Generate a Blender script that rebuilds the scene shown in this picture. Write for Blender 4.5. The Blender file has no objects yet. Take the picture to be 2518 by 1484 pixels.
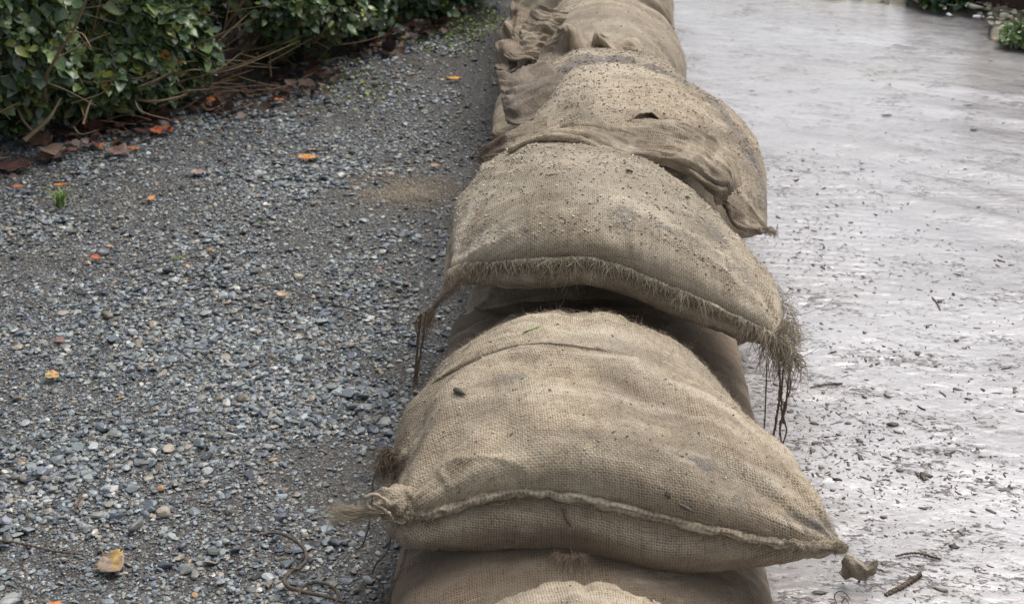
import bpy, math, random
import numpy as np
R = math.radians
rng = np.random.default_rng(7)
random.seed(7)
scene = bpy.context.scene
C = scene.collection

# ------------------------------------------------------------------ camera
CAM_H, PITCH, FPX, CX, CY = 1.05, R(23.6), 3497.0, 1259.0, 742.0
cam_d = bpy.data.cameras.new("camera")
cam = bpy.data.objects.new("camera", cam_d)
C.objects.link(cam)
cam.location = (0, 0, CAM_H)
cam.rotation_euler = (R(90) - PITCH, 0, 0)
cam_d.lens = 50.0
cam_d.sensor_width = 36.0
cam_d.clip_start = 0.05
cam_d.clip_end = 400.0
cam_d.dof.use_dof = True
cam_d.dof.focus_distance = 1.85
cam_d.dof.aperture_fstop = 14.0
scene.camera = cam

# ------------------------------------------------------------------ light
SUN_EL, SUN_AZ = R(64), R(48)          # azimuth measured from +Y (away from camera) towards +X
world = bpy.data.worlds.new("World")
scene.world = world
world.use_nodes = True
wn = world.node_tree
wn.nodes.clear()
sky = wn.nodes.new("ShaderNodeTexSky")
sky.sky_type = 'NISHITA'
sky.sun_disc = False
sky.sun_elevation = SUN_EL
sky.sun_rotation = SUN_AZ
sky.air_density = 1.0
sky.dust_density = 4.0
sky.ozone_density = 1.0
hs = wn.nodes.new("ShaderNodeHueSaturation")
hs.inputs['Saturation'].default_value = 0.32
bg = wn.nodes.new("ShaderNodeBackground")
bg.inputs['Strength'].default_value = 0.10
wo = wn.nodes.new("ShaderNodeOutputWorld")
wn.links.new(sky.outputs[0], hs.inputs['Color'])
wn.links.new(hs.outputs[0], bg.inputs['Color'])
wn.links.new(bg.outputs[0], wo.inputs[0])
sun_d = bpy.data.lights.new("sun", 'SUN')
sun_d.energy = 1.5
sun_d.angle = R(45)
sun_d.color = (1.0, 0.965, 0.92)
sun = bpy.data.objects.new("sun", sun_d)
C.objects.link(sun)
sun.rotation_euler = (R(90) - SUN_EL, 0, R(180) - SUN_AZ)
scene.view_settings.view_transform = 'Standard'
scene.view_settings.look = 'None'
scene.view_settings.exposure = 0.74
scene.view_settings.gamma = 1.0

# ------------------------------------------------------------------ maths helpers
CP, SP = math.cos(PITCH), math.sin(PITCH)

def ray(px, py):
    a = (px - CX) / FPX; b = -(py - CY) / FPX
    return np.array([a, CP + b * SP, -SP + b * CP])

def PZ(px, py, z=0.0):
    """picture point -> world point on the horizontal plane z"""
    d = ray(px, py); t = (z - CAM_H) / d[2]
    return np.array([0, 0, CAM_H]) + d * t

def PY(px, py, Y):
    d = ray(px, py); t = Y / d[1]
    return np.array([0, 0, CAM_H]) + d * t

def _h(ix, iy, iz, seed):
    n = (ix.astype(np.int64) * 374761393 + iy.astype(np.int64) * 668265263 + iz.astype(np.int64) * 2147483647 + seed * 1274126177) & 0xFFFFFFFF
    n = ((n ^ (n >> 13)) * 1274126177) & 0xFFFFFFFF
    n = ((n ^ (n >> 16)) * 2246822519) & 0xFFFFFFFF
    return ((n ^ (n >> 15)) & 0xFFFFFF) / float(0xFFFFFF)

def vn(x, y, z=0.0, seed=0):
    """value noise in -1..1"""
    x, y, z = np.broadcast_arrays(np.asarray(x, float), np.asarray(y, float), np.asarray(z, float))
    ix, iy, iz = np.floor(x), np.floor(y), np.floor(z)
    fx, fy, fz = x - ix, y - iy, z - iz
    fx = fx * fx * (3 - 2 * fx); fy = fy * fy * (3 - 2 * fy); fz = fz * fz * (3 - 2 * fz)
    r = 0
    for a in (0, 1):
        for b in (0, 1):
            for c in (0, 1):
                w = (fx if a else 1 - fx) * (fy if b else 1 - fy) * (fz if c else 1 - fz)
                r = r + w * _h(ix + a, iy + b, iz + c, seed)
    return r * 2 - 1

def fbm(x, y, z=0.0, seed=0, octv=4, gain=0.5):
    r, a, f = 0, 1.0, 1.0
    for o in range(octv):
        r = r + a * vn(np.asarray(x) * f, np.asarray(y) * f, np.asarray(z) * f, seed + o * 17)
        a *= gain; f *= 2.03
    return r

def sstep(a, b, x):
    t = np.clip((x - a) / (b - a), 0, 1)
    return t * t * (3 - 2 * t)

def catmull(pts, t, metric=True):
    """smooth curve through pts at parameters t (0..1), roughly by arc length"""
    P = np.array(pts, float)
    if len(P) == 2:
        return P[0] + (P[1] - P[0]) * np.asarray(t)[:, None]
    d = np.r_[0, np.cumsum(np.linalg.norm(np.diff(P, axis=0), axis=1))]
    k = d / d[-1]
    Q = np.vstack([2 * P[0] - P[1], P, 2 * P[-1] - P[-2]])
    i = np.clip(np.searchsorted(k, t, side='right') - 1, 0, len(P) - 2)
    s = ((t - k[i]) / (k[i + 1] - k[i]))[:, None]
    p0, p1, p2, p3 = Q[i], Q[i + 1], Q[i + 2], Q[i + 3]
    return 0.5 * (2 * p1 + (p2 - p0) * s + (2 * p0 - 5 * p1 + 4 * p2 - p3) * s ** 2 + (3 * p1 - p0 - 3 * p2 + p3) * s ** 3)

# ------------------------------------------------------------------ mesh helpers
def build(name, V, F, mat, parent=None, attrs=None, smooth=True):
    """V Nx3, F Mx3 or Mx4 (or a list of such arrays)"""
    me = bpy.data.meshes.new(name)
    V = np.asarray(V, np.float32)
    Fs = F if isinstance(F, list) else [F]
    Fs = [np.asarray(f, np.int32) for f in Fs if len(f)]
    loops = np.concatenate([f.ravel() for f in Fs])
    tot = np.concatenate([np.full(len(f), f.shape[1], np.int32) for f in Fs])
    start = np.r_[0, np.cumsum(tot)[:-1]].astype(np.int32)
    me.vertices.add(len(V)); me.vertices.foreach_set("co", V.ravel())
    me.loops.add(len(loops)); me.loops.foreach_set("vertex_index", loops)
    me.polygons.add(len(tot)); me.polygons.foreach_set("loop_start", start)
    me.polygons.foreach_set("loop_total", tot)
    me.polygons.foreach_set("use_smooth", np.full(len(tot), smooth, bool))
    me.update(calc_edges=True)
    for k, a in (attrs or {}).items():
        a = np.asarray(a, np.float32)
        if a.ndim == 1:
            at = me.attributes.new(k, 'FLOAT', 'POINT'); at.data.foreach_set("value", a)
        elif a.shape[1] == 3:
            at = me.attributes.new(k, 'FLOAT_VECTOR', 'POINT'); at.data.foreach_set("vector", a.ravel())
    me.materials.append(mat)
    o = bpy.data.objects.new(name, me)
    C.objects.link(o)
    if parent is not None:
        o.parent = parent
    return o

def tag(o, label=None, cat=None, group=None, kind=None):
    if label: o["label"] = label
    if cat: o["category"] = cat
    if group: o["group"] = group
    if kind: o["kind"] = kind
    return o

def empty(name, loc=(0, 0, 0)):
    o = bpy.data.objects.new(name, None)
    o.empty_display_size = 0.1
    C.objects.link(o)
    return o                       # kept at the origin: parts carry world coordinates

def grid_faces(nu, nv, off=0):
    i = np.arange(nu - 1)[:, None]; j = np.arange(nv - 1)[None, :]
    a = i * nv + j
    return np.stack([a, a + nv, a + nv + 1, a + 1], -1).reshape(-1, 4) + off

class Acc:
    def __init__(s): s.V = []; s.F3 = []; s.F4 = []; s.A = {}; s.n = 0
    def add(s, V, F, **at):
        V = np.asarray(V, float); F = np.asarray(F)
        (s.F3 if F.shape[1] == 3 else s.F4).append(F + s.n)
        s.V.append(V); s.n += len(V)
        for k, a in at.items():
            a = np.asarray(a, float)
            if a.ndim == 0 or (a.ndim == 1 and a.shape[0] == 3 and len(V) != 3): a = np.broadcast_to(a, (len(V),) + a.shape)
            s.A.setdefault(k, []).append(a)
    def build(s, name, mat, parent=None, smooth=True):
        F = []
        if s.F4: F.append(np.concatenate(s.F4))
        if s.F3: F.append(np.concatenate(s.F3))
        return build(name, np.concatenate(s.V), F, mat, parent, {k: np.concatenate(a) for k, a in s.A.items()}, smooth)

def tube(acc, pts, rad, sides=6, n=None, twist=0, wob=0.0, seed=0, **at):
    pts = np.array(pts, float)
    if n: 
        pts = catmull(pts, np.linspace(0, 1, n))
    m = len(pts)
    rad = np.broadcast_to(np.asarray(rad, float), (m,)) if np.ndim(rad) == 0 else np.interp(np.linspace(0, 1, m), np.linspace(0, 1, len(rad)), rad)
    T = np.gradient(pts, axis=0); T /= np.linalg.norm(T, axis=1)[:, None] + 1e-9
    ref = np.array([0.13, 0.27, 0.95]); 
    if abs(np.mean(T @ ref)) > 0.9: ref = np.array([1.0, 0.1, 0])
    A = np.cross(T, ref); A /= np.linalg.norm(A, axis=1)[:, None] + 1e-9
    B = np.cross(T, A)
    th = np.linspace(0, 2 * np.pi, sides, endpoint=False)
    s = np.linspace(0, 1, m)
    ang = th[None, :] + twist * s[:, None] * 2 * np.pi
    rr = rad[:, None] * (1 + wob * vn(np.cos(th)[None, :] * 1.3 + s[:, None] * m * 0.35, np.sin(th)[None, :] * 1.3, seed * 3.1, seed))
    V = pts[:, None, :] + A[:, None, :] * (np.cos(ang) * rr)[..., None] + B[:, None, :] * (np.sin(ang) * rr)[..., None]
    i = np.arange(m - 1)[:, None]; j = np.arange(sides)[None, :]; k = (j + 1) % sides
    F = np.stack([i * sides + j, (i + 1) * sides + j, (i + 1) * sides + k, i * sides + k], -1).reshape(-1, 4)
    acc.add(V.reshape(-1, 3), F, **at)
    for e, rev in ((0, 1), (m - 1, 0)):
        cidx = np.arange(sides) + e * sides
        tri = np.stack([np.full(sides - 2, cidx[0]), cidx[1:-1], cidx[2:]], -1)
        acc.F3.append((tri[:, ::-1] if rev else tri) + acc.n - m * sides)

def fibres(acc, P0, D, L, rad, segs=3, curl=0.4, drop=0.0, colv=None, g=rng):
    """many thin curved 3-sided hairs: P0 Nx3, D Nx3 unit, L N"""
    N = len(P0)
    L = np.broadcast_to(L, (N,)); rad = np.broadcast_to(rad, (N,))
    side = np.cross(D, g.normal(size=(N, 3))); side /= np.linalg.norm(side, axis=1)[:, None] + 1e-9
    side2 = np.cross(D, side)
    ph = g.normal(size=(N, 1)) * curl
    V = np.zeros((N, segs + 1, 3, 3))
    for k in range(segs + 1):
        t = k / segs
        c = P0 + D * (L[:, None] * t) + side * (L[:, None] * ph * t * t) + side2 * (L[:, None] * curl * 0.4 * math.sin(3 * t))
        c[:, 2] -= drop * L * t * t
        r = rad * (1 - 0.7 * t)
        for q in range(3):
            a = q * 2.0944
            V[:, k, q] = c + side * (r * math.cos(a))[:, None] + side2 * (r * math.sin(a))[:, None]
    base = (np.arange(N) * (segs + 1) * 3)[:, None]
    F = []
    for k in range(segs):
        for q in range(3):
            w = (q + 1) % 3
            F.append(base + np.array([[k * 3 + q, (k + 1) * 3 + q, (k + 1) * 3 + w, k * 3 + w]]))
    at = {}
    if colv is not None:
        at['tone'] = np.repeat(colv, (segs + 1) * 3)
    acc.add(V.reshape(-1, 3), np.concatenate(F), **at)

# ------------------------------------------------------------------ materials
class NT:
    def __init__(s, name):
        s.m = bpy.data.materials.new(name); s.m.use_nodes = True
        s.t = s.m.node_tree; s.t.nodes.clear()
        s.out = s.n("ShaderNodeOutputMaterial"); s.b = s.n("ShaderNodeBsdfPrincipled")
        s.l(s.b.outputs[0], s.out.inputs[0])
    def n(s, ty, **kw):
        nd = s.t.nodes.new(ty)
        for k, v in kw.items(): setattr(nd, k, v)
        return nd
    def l(s, a, b): s.t.links.new(a, b)
    def val(s, inp, v):
        if isinstance(v, (int, float)): inp.default_value = v
        elif isinstance(v, (tuple, list)): inp.default_value = tuple(v) + ((1,) if len(v) == 3 and inp.type == 'RGBA' else ())
        else: s.l(v, inp)
    def attr(s, name, out='Fac'):
        a = s.n("ShaderNodeAttribute"); a.attribute_name = name; return a.outputs[out]
    def noise(s, vec, scale, detail=3, rough=0.55, out=0, dist=0.0):
        a = s.n("ShaderNodeTexNoise"); a.inputs['Scale'].default_value = scale; a.inputs['Detail'].default_value = detail
        a.inputs['Roughness'].default_value = rough; a.inputs['Distortion'].default_value = dist
        if vec is not None: s.l(vec, a.inputs['Vector'])
        return a.outputs[out]
    def mathn(s, op, a, b=0.0, c=0.0, clamp=False):
        m = s.n("ShaderNodeMath", operation=op); m.use_clamp = clamp
        s.val(m.inputs[0], a); s.val(m.inputs[1], b)
        if op in ('MULTIPLY_ADD',): s.val(m.inputs[2], c)
        return m.outputs[0]
    def vm(s, op, a, b=(0, 0, 0)):
        m = s.n("ShaderNodeVectorMath", operation=op)
        s.val(m.inputs[0], a)
        if op == 'SCALE': s.val(m.inputs[3], b)
        else: s.val(m.inputs[1], b)
        return m.outputs[0]
    def ramp(s, f, stops):
        r = s.n("ShaderNodeValToRGB"); e = r.color_ramp.elements
        while len(e) < len(stops): e.new(0.5)
        for x, (p, c) in zip(e, stops):
            x.position = p; x.color = (c, c, c, 1) if isinstance(c, (int, float)) else tuple(c) + (1,)
        s.l(f, r.inputs[0]); return r.outputs[0]
    def mix(s, f, a, b, mode='MIX'):
        m = s.n("ShaderNodeMix", data_type='RGBA', blend_type=mode)
        s.val(m.inputs['Factor'], f)
        s.val(m.inputs[6], a); s.val(m.inputs[7], b)
        return m.outputs[2]
    def bump(s, h, dist, strength=1.0, nrm=None):
        b = s.n("ShaderNodeBump"); b.inputs['Distance'].default_value = dist; b.inputs['Strength'].default_value = strength
        s.l(h, b.inputs['Height'])
        if nrm is not None: s.l(nrm, b.inputs['Normal'])
        return b.outputs[0]
    def pos(s): return s.n("ShaderNodeNewGeometry").outputs['Position']
    def fin(s, col, rough=0.8, normal=None, **kw):
        s.val(s.b.inputs['Base Color'], col); s.val(s.b.inputs['Roughness'], rough)
        if normal is not None:
            s.l(normal, s.b.inputs['Normal']); s.l(normal, s.b.inputs['Coat Normal'])
        for k, v in kw.items(): s.val(s.b.inputs[k.replace('_', ' ')], v)
        return s.m

PITCHW = 0.0030
def burlap(name, ca, cb, hole_dark=0.38, red=0.25):
    s = NT(name)
    uv = s.attr('uvm', 'Vector')
    w = s.noise(uv, 45, 2, out=1)
    uvw = s.vm('ADD', uv, s.vm('SCALE', s.vm('SUBTRACT', w, (0.5, 0.5, 0.5)), 0.0045))
    sc = s.vm('SCALE', uvw, 1 / PITCHW)
    sx = s.n("ShaderNodeSeparateXYZ"); s.l(sc, sx.inputs[0])
    ax = s.mathn('ABSOLUTE', s.mathn('SINE', s.mathn('MULTIPLY', sx.outputs[0], math.pi)))
    ay = s.mathn('ABSOLUTE', s.mathn('SINE', s.mathn('MULTIPLY', sx.outputs[1], math.pi)))
    over = s.mathn('MULTIPLY', s.mathn('SINE', s.mathn('MULTIPLY', sx.outputs[0], math.pi)), s.mathn('SINE', s.mathn('MULTIPLY', sx.outputs[1], math.pi)))
    # uneven yarns: long noise along each direction
    wx = s.n("ShaderNodeMapping"); wx.inputs['Scale'].default_value = (1.1, 0.05, 1); s.l(sc, wx.inputs[0])
    wy = s.n("ShaderNodeMapping"); wy.inputs['Scale'].default_value = (0.05, 1.1, 1); s.l(sc, wy.inputs[0])
    nx = s.noise(wx.outputs[0], 1.0, 1); ny = s.noise(wy.outputs[0], 1.0, 1)
    yarn = s.mathn('ADD', nx, ny)
    thick = s.mathn('MULTIPLY', s.mathn('SUBTRACT', yarn, 0.9), 0.6)
    cov = s.mathn('ADD', s.mathn('MAXIMUM', ax, ay), thick)
    fine = s.noise(uv, 620, 4, 0.75)
    cov2 = s.mathn('ADD', cov, s.mathn('MULTIPLY', s.mathn('SUBTRACT', fine, 0.5), 1.1))
    vis = s.ramp(s.noise(uv, 14, 3, 0.6), [(0.38, 0.25), (0.6, 1.0)])
    hole = s.mix(vis, (1, 1, 1), s.ramp(cov2, [(0.45, (0.22, 0.14, 0.09)), (0.68, (0.60, 0.50, 0.41)), (0.90, (1.0, 1.0, 1.0))]))
    big = s.noise(uv, 6, 4, 0.6)
    mid = s.noise(uv, 38, 3, 0.6)
    base = s.mix(s.ramp(mid, [(0.35, 0.0), (0.7, 1.0)]), ca, cb)
    base = s.mix(s.ramp(fine, [(0.3, 0.0), (0.75, 0.8)]), base, tuple(min(1, x * 1.45) for x in cb))
    redn = s.noise(uv, 260, 2, 0.6)
    base = s.mix(s.ramp(redn, [(0.52, 0.0), (0.70, red * 1.6)]), base, (0.30, 0.15, 0.08))
    base = s.mix(s.ramp(big, [(0.35, 0.6), (0.60, 0.0)]), base, (0.17, 0.145, 0.11))
    sm = s.n("ShaderNodeMapping"); sm.inputs['Scale'].default_value = (6, 26, 1); s.l(uv, sm.inputs[0])
    strk = s.noise(sm.outputs[0], 1.0, 4, 0.65)
    base = s.mix(s.ramp(strk, [(0.36, 0.55), (0.5, 0.0)]), base, (0.19, 0.15, 0.11))
    base = s.mix(s.ramp(strk, [(0.54, 0.0), (0.70, 0.6)]), base, (0.58, 0.52, 0.42))
    fleck = s.noise(uv, 170, 4, 0.8)
    base = s.mix(s.ramp(fleck, [(0.34, 0.6), (0.44, 0.0)]), base, (0.12, 0.09, 0.065))
    col = s.mix(1.0, base, hole, 'MULTIPLY')
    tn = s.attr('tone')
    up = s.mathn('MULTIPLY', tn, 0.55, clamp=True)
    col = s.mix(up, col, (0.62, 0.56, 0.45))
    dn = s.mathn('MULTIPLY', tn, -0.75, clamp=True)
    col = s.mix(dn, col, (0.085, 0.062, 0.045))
    # dried mud caught in the weave
    mudn = s.noise(uv, 120, 4, 0.7)
    mf = s.ramp(s.mathn('ADD', s.mathn('MULTIPLY', s.attr('mud'), 1.0), s.mathn('MULTIPLY', s.mathn('SUBTRACT', mudn, 0.5), 0.9)), [(0.42, 0.0), (0.62, 0.85)])
    mudc = s.mix(s.noise(uv, 300, 2), (0.095, 0.078, 0.064), (0.29, 0.265, 0.24))
    col = s.mix(mf, col, mudc)
    specks = s.noise(uv, 300, 2, 0.6)
    col = s.mix(s.ramp(specks, [(0.69, 0.0), (0.75, 0.75)]), col, (0.05, 0.035, 0.025))
    h = s.mathn('ADD', s.mathn('MULTIPLY', cov, 0.7), s.mathn('MULTIPLY', over, 0.25))
    h = s.mathn('ADD', h, s.mathn('MULTIPLY', fine, 0.5))
    h = s.mathn('ADD', h, s.mathn('MULTIPLY', s.mathn('MULTIPLY', mf, mudn), 2.5))
    nrm = s.bump(h, 0.0011, 0.8)
    return s.fin(col, 0.92, nrm, Sheen_Weight=0.08, Sheen_Roughness=0.6, Specular_IOR_Level=0.15)

M_bur = burlap("burlap", (0.235, 0.19, 0.132), (0.45, 0.385, 0.285))
M_bur2 = burlap("burlap_grey", (0.225, 0.188, 0.138), (0.41, 0.36, 0.275))
M_burd = burlap("burlap_dark", (0.16, 0.122, 0.085), (0.27, 0.215, 0.155))  # darker, browner burlap than the two above

def fibre_mat(name, a, b):
    s = NT(name)
    t = s.attr('tone')
    n = s.noise(s.pos(), 300, 2)
    c = s.mix(s.mathn('ADD', s.mathn('MULTIPLY', t, 0.6), s.mathn('MULTIPLY', n, 0.4)), a, b)
    return s.fin(c, 0.75, Specular_IOR_Level=0.2)
M_fib = fibre_mat("jute_fibre", (0.19, 0.155, 0.11), (0.50, 0.43, 0.33))
M_fibd = fibre_mat("jute_fibre_muddy", (0.075, 0.055, 0.04), (0.25, 0.19, 0.135))

def rock_mat(name, rough=0.5):
    s = NT(name)
    c = s.attr('col', 'Vector')
    n = s.noise(s.pos(), 700, 3, 0.7)
    cc = s.mix(1.0, c, s.ramp(n, [(0.25, 0.6), (0.75, 1.25)]), 'MULTIPLY')
    return s.fin(cc, rough, s.bump(n, 0.0006, 0.6))
M_rock = rock_mat("pebble_stone", 0.34)
M_grit = rock_mat("grit_grain", 0.6)

def leaf_mat(name, rough=0.45, trans=0.15):
    s = NT(name)
    c = s.attr('col', 'Vector')
    n = s.noise(s.pos(), 160, 3, 0.6)
    cc = s.mix(1.0, c, s.ramp(n, [(0.3, 0.65), (0.75, 1.3)]), 'MULTIPLY')
    return s.fin(cc, rough, s.bump(n, 0.0008, 0.5))
M_leaf = leaf_mat("hedge_leaf", 0.27)
M_dead = leaf_mat("dead_leaf", 0.55)
M_grass = leaf_mat("grass_blade", 0.5)

def wood_mat(name, a, b):
    s = NT(name)
    p = s.pos()
    n = s.noise(p, 120, 4, 0.65)
    return s.fin(s.mix(n, a, b), 0.8, s.bump(n, 0.001, 0.7))
M_stem = wood_mat("hedge_bark", (0.12, 0.08, 0.045), (0.42, 0.31, 0.19))
M_twig = wood_mat("twig_bark", (0.05, 0.038, 0.03), (0.17, 0.125, 0.09))
M_root = wood_mat("old_twine", (0.045, 0.035, 0.028), (0.16, 0.125, 0.09))
M_chip = wood_mat("wood_splinter", (0.35, 0.17, 0.06), (0.65, 0.38, 0.17))
M_planter = wood_mat("dark_planking", (0.035, 0.02, 0.014), (0.085, 0.05, 0.035))
M_wrap = wood_mat("pale_litter", (0.45, 0.50, 0.55), (0.75, 0.80, 0.85))

def soil_mat():
    s = NT("gritty_soil")
    p = s.pos()
    v = s.n("ShaderNodeTexVoronoi"); v.inputs['Scale'].default_value = 260; s.l(p, v.inputs['Vector'])
    v2 = s.n("ShaderNodeTexVoronoi"); v2.inputs['Scale'].default_value = 110; s.l(p, v2.inputs['Vector'])
    sep = s.n("ShaderNodeSeparateColor"); s.l(v.outputs['Color'], sep.inputs[0])
    c = s.ramp(sep.outputs[0], [(0.0, (0.028, 0.026, 0.025)), (0.5, (0.060, 0.057, 0.055)), (0.85, (0.12, 0.12, 0.12)), (1.0, (0.30, 0.29, 0.27))])
    big = s.noise(p, 2.2, 4)
    c = s.mix(s.ramp(big, [(0.4, 0.0), (0.7, 0.6)]), c, (0.075, 0.06, 0.045))
    # pale sandy spill beside the wall
    vm = s.vm('SUBTRACT', p, tuple(PZ(1000, 448, 0.0)))
    mp = s.n("ShaderNodeMapping"); mp.inputs['Scale'].default_value = (6.8, 7.2, 1); s.l(vm, mp.inputs[0])
    ln = s.n("ShaderNodeVectorMath", operation='LENGTH'); s.l(mp.outputs[0], ln.inputs[0])
    f = s.ramp(s.mathn('ADD', ln.outputs['Value'], s.mathn('MULTIPLY', s.noise(p, 12, 4), 0.9)), [(0.85, 0.55), (1.55, 0.0)])
    sand = s.ramp(sep.outputs[0], [(0.0, (0.10, 0.08, 0.055)), (0.6, (0.20, 0.165, 0.12)), (1.0, (0.36, 0.31, 0.24))])
    c = s.mix(f, c, sand)
    h = s.mathn('ADD', s.mathn('MULTIPLY', v.outputs['Distance'], -1.0), s.mathn('MULTIPLY', v2.outputs['Distance'], -1.6))
    return s.fin(c, 0.6, s.bump(h, 0.003, 0.8))
M_soil = soil_mat()

MUD_A, MUD_B = (0.33, 0.312, 0.315), (0.44, 0.423, 0.432)
def mud_mat():
    s = NT("wet_silt")
    p = s.pos()
    def mapped(rot, scl):
        a = s.n("ShaderNodeMapping"); a.inputs['Rotation'].default_value = (0, 0, rot); s.l(p, a.inputs[0])
        b = s.n("ShaderNodeMapping"); b.inputs['Scale'].default_value = scl; s.l(a.outputs[0], b.inputs[0]); return b.outputs[0]
    q = mapped(R(12), (1, 1.7, 1))
    trk = mapped(R(37), (0.55, 5.5, 1))           # drag and tyre streaks follow the road
    n1 = s.noise(q, 2.0, 4, 0.55)
    nt = s.noise(trk, 2.2, 5, 0.6)
    nf = s.noise(trk, 9.0, 4, 0.6)
    n2 = s.noise(q, 58, 6, 0.68, dist=0.7)
    n3 = s.noise(q, 120, 3, 0.6, dist=0.4)
    cl = s.noise(q, 6.5, 4, 0.62)                 # where clods and smears gather
    cl2 = s.noise(q, 1.6, 3, 0.5)
    base = s.mix(s.ramp(n1, [(0.35, 0.0), (0.65, 1.0)]), MUD_A, MUD_B)
    base = s.mix(s.ramp(nt, [(0.34, 0.45), (0.50, 0.0)]), base, (0.23, 0.215, 0.205))
    base = s.mix(s.ramp(nf, [(0.34, 0.35), (0.48, 0.0)]), base, (0.22, 0.205, 0.19))
    gate = s.mathn('ADD', s.mathn('MULTIPLY', cl, 0.50), s.mathn('MULTIPLY', cl2, 0.30))
    # the crumbly relief of the near mud
    c1 = s.mathn('ADD', s.mathn('MULTIPLY', n2, 0.75), s.mathn('MULTIPLY', n3, 0.45))
    c1 = s.mathn('ADD', c1, gate)
    sp = s.n("ShaderNodeSeparateXYZ"); s.l(p, sp.inputs[0])
    dw = s.mathn('SUBTRACT', sp.outputs[0], s.mathn('MULTIPLY', sp.outputs[1], 0.036))
    churn = s.mathn('MULTIPLY', s.ramp(dw, [(0.30, 1.0), (0.75, 0.0)]), s.ramp(s.mathn('MULTIPLY', sp.outputs[1], 0.25), [(0.5, 1.0), (0.8, 0.1)]))
    c1 = s.mathn('SUBTRACT', c1, s.mathn('MULTIPLY', churn, 0.03))
    clod = s.ramp(c1, [(0.80, 1.0), (0.90, 0.0)])
    film = s.ramp(c1, [(0.82, 0.75), (1.10, 0.0)])
    base = s.mix(film, base, (0.23, 0.205, 0.19))
    base = s.mix(s.mathn('MULTIPLY', clod, 0.80), base, (0.11, 0.092, 0.076))
    base = s.mix(s.ramp(s.mathn('ADD', dw, s.mathn('MULTIPLY', s.noise(q, 9, 4), 0.16)), [(0.37, 0.75), (0.50, 0.0)]), base, (0.15, 0.125, 0.105))
    tan = s.noise(q, 1.1, 3)
    base = s.mix(s.ramp(tan, [(0.56, 0.0), (0.68, 0.35)]), base, (0.33, 0.295, 0.235))
    h = s.mathn('ADD', s.mathn('MULTIPLY', clod, 0.9), s.mathn('MULTIPLY', n2, 0.55))
    h = s.mathn('ADD', h, s.mathn('MULTIPLY', nf, 0.5))
    soft = s.noise(q, 13, 3, 0.5)
    h = s.mathn('ADD', h, s.mathn('MULTIPLY', soft, 1.5))
    rg = s.mathn('ADD', s.mathn('MULTIPLY', clod, 0.25), s.ramp(soft, [(0.35, 0.20), (0.65, 0.38)]))
    return s.fin(base, rg, s.bump(h, 0.0030, 0.8), IOR=1.6, Coat_Weight=1.0, Coat_Roughness=0.14, Coat_IOR=1.7)
M_mud = mud_mat()

def plain_noise(name, a, b, sc=40, rough=0.8, d=0.004):
    s = NT(name); n = s.noise(s.pos(), sc, 5, 0.65)
    return s.fin(s.mix(s.ramp(n, [(0.3, 0.0), (0.7, 1.0)]), a, b), rough, s.bump(n, d, 0.8))
M_verge = plain_noise("verge_soil", (0.14, 0.125, 0.09), (0.34, 0.33, 0.26), 22, 0.8, 0.01)
M_clod = plain_noise("dark_clod", (0.035, 0.028, 0.022), (0.13, 0.11, 0.09), 300, 0.55, 0.001)

# ------------------------------------------------------------------ ground sheets
def spaced(a, b, c, n, k):
    """coordinates from a to b, dense near c"""
    t = np.linspace(-1, 1, n)
    s = np.sinh(k * t) / np.sinh(k)
    return np.where(s < 0, c + s * (c - a), c + s * (b - c))

def sheet(name, xs, ys, zf, mat, shear=0.0):
    X, Y = np.meshgrid(xs, ys, indexing='ij')
    X = X + shear * np.clip(Y - 2, -2, 6)
    Z = zf(X, Y)
    o = build(name, np.stack([X, Y, Z], -1).reshape(-1, 3), grid_faces(len(xs), len(ys)), mat)
    return tag(o, kind="structure")

def ground_z(X, Y):
    near = np.exp(-((X / 4) ** 2 + ((Y - 2.5) / 5) ** 2))
    return -0.012 + near * (0.010 * fbm(X * 2.2, Y * 2.2, seed=3, octv=3) + 0.003 * fbm(X * 18, Y * 18, seed=5, octv=3))
gnd = sheet("ground", spaced(-150, 150, -0.4, 330, 7.5), spaced(-60, 200, 2.2, 420, 7.5), ground_z, M_soil)

WX0, WY0, WDX = 0.10, 1.2, 0.036    # centre line of the wall
def wall_x(Y): return WX0 + (np.asarray(Y) - WY0) * WDX

def road_z(X, Y):
    near = np.exp(-(((X - 0.8) / 3) ** 2 + ((Y - 2.3) / 3) ** 2))
    a = 0.5 * fbm(X * 3 + Y * 0.5, Y * 5, seed=11, octv=3)
    lx, ly = X * 55 + Y * 16 + 1.2 * vn(X * 9, Y * 9, seed=17), Y * 95 - X * 18
    b = fbm(lx, ly, seed=13, octv=4, gain=0.7)
    cl = sstep(-0.1, 0.8, fbm(X * 4, Y * 6, seed=73, octv=3))
    dw = X - 0.036 * Y
    ch = sstep(0.75, 0.30, dw) * sstep(3.2, 2.0, Y)
    rip = np.sin(2 * np.pi * (Y + 0.12 * X) / 0.030 + 2.5 * vn(X * 6, Y * 6, seed=18)) * sstep(0.9, 0.5, dw) * sstep(2.1, 2.5, Y) * sstep(3.9, 3.2, Y) * (0.5 + 0.5 * vn(X * 9, Y * 5, seed=19))
    w = X * 0.61 + Y * 0.79 + 0.03 * vn(X * 2, Y * 2, seed=20); rut = 0
    for w0 in (2.75, 3.05, 3.5, 3.72, 4.1):
        rut = rut - np.exp(-((w - w0) / 0.05) ** 2) + 0.6 * np.exp(-((w - w0 - 0.09) / 0.03) ** 2)
    return 0.010 + near * (0.006 * a + (0.0003 + 0.0006 * cl + 0.0003 * ch) * b + 0.0011 * rip + 0.0045 * rut)
rx = wall_x(2) + np.r_[0, np.cumsum(np.linspace(0.0045, 0.012, 190)), 1.6 + np.linspace(0.02, 8.4, 60) ** 1.0]
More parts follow.
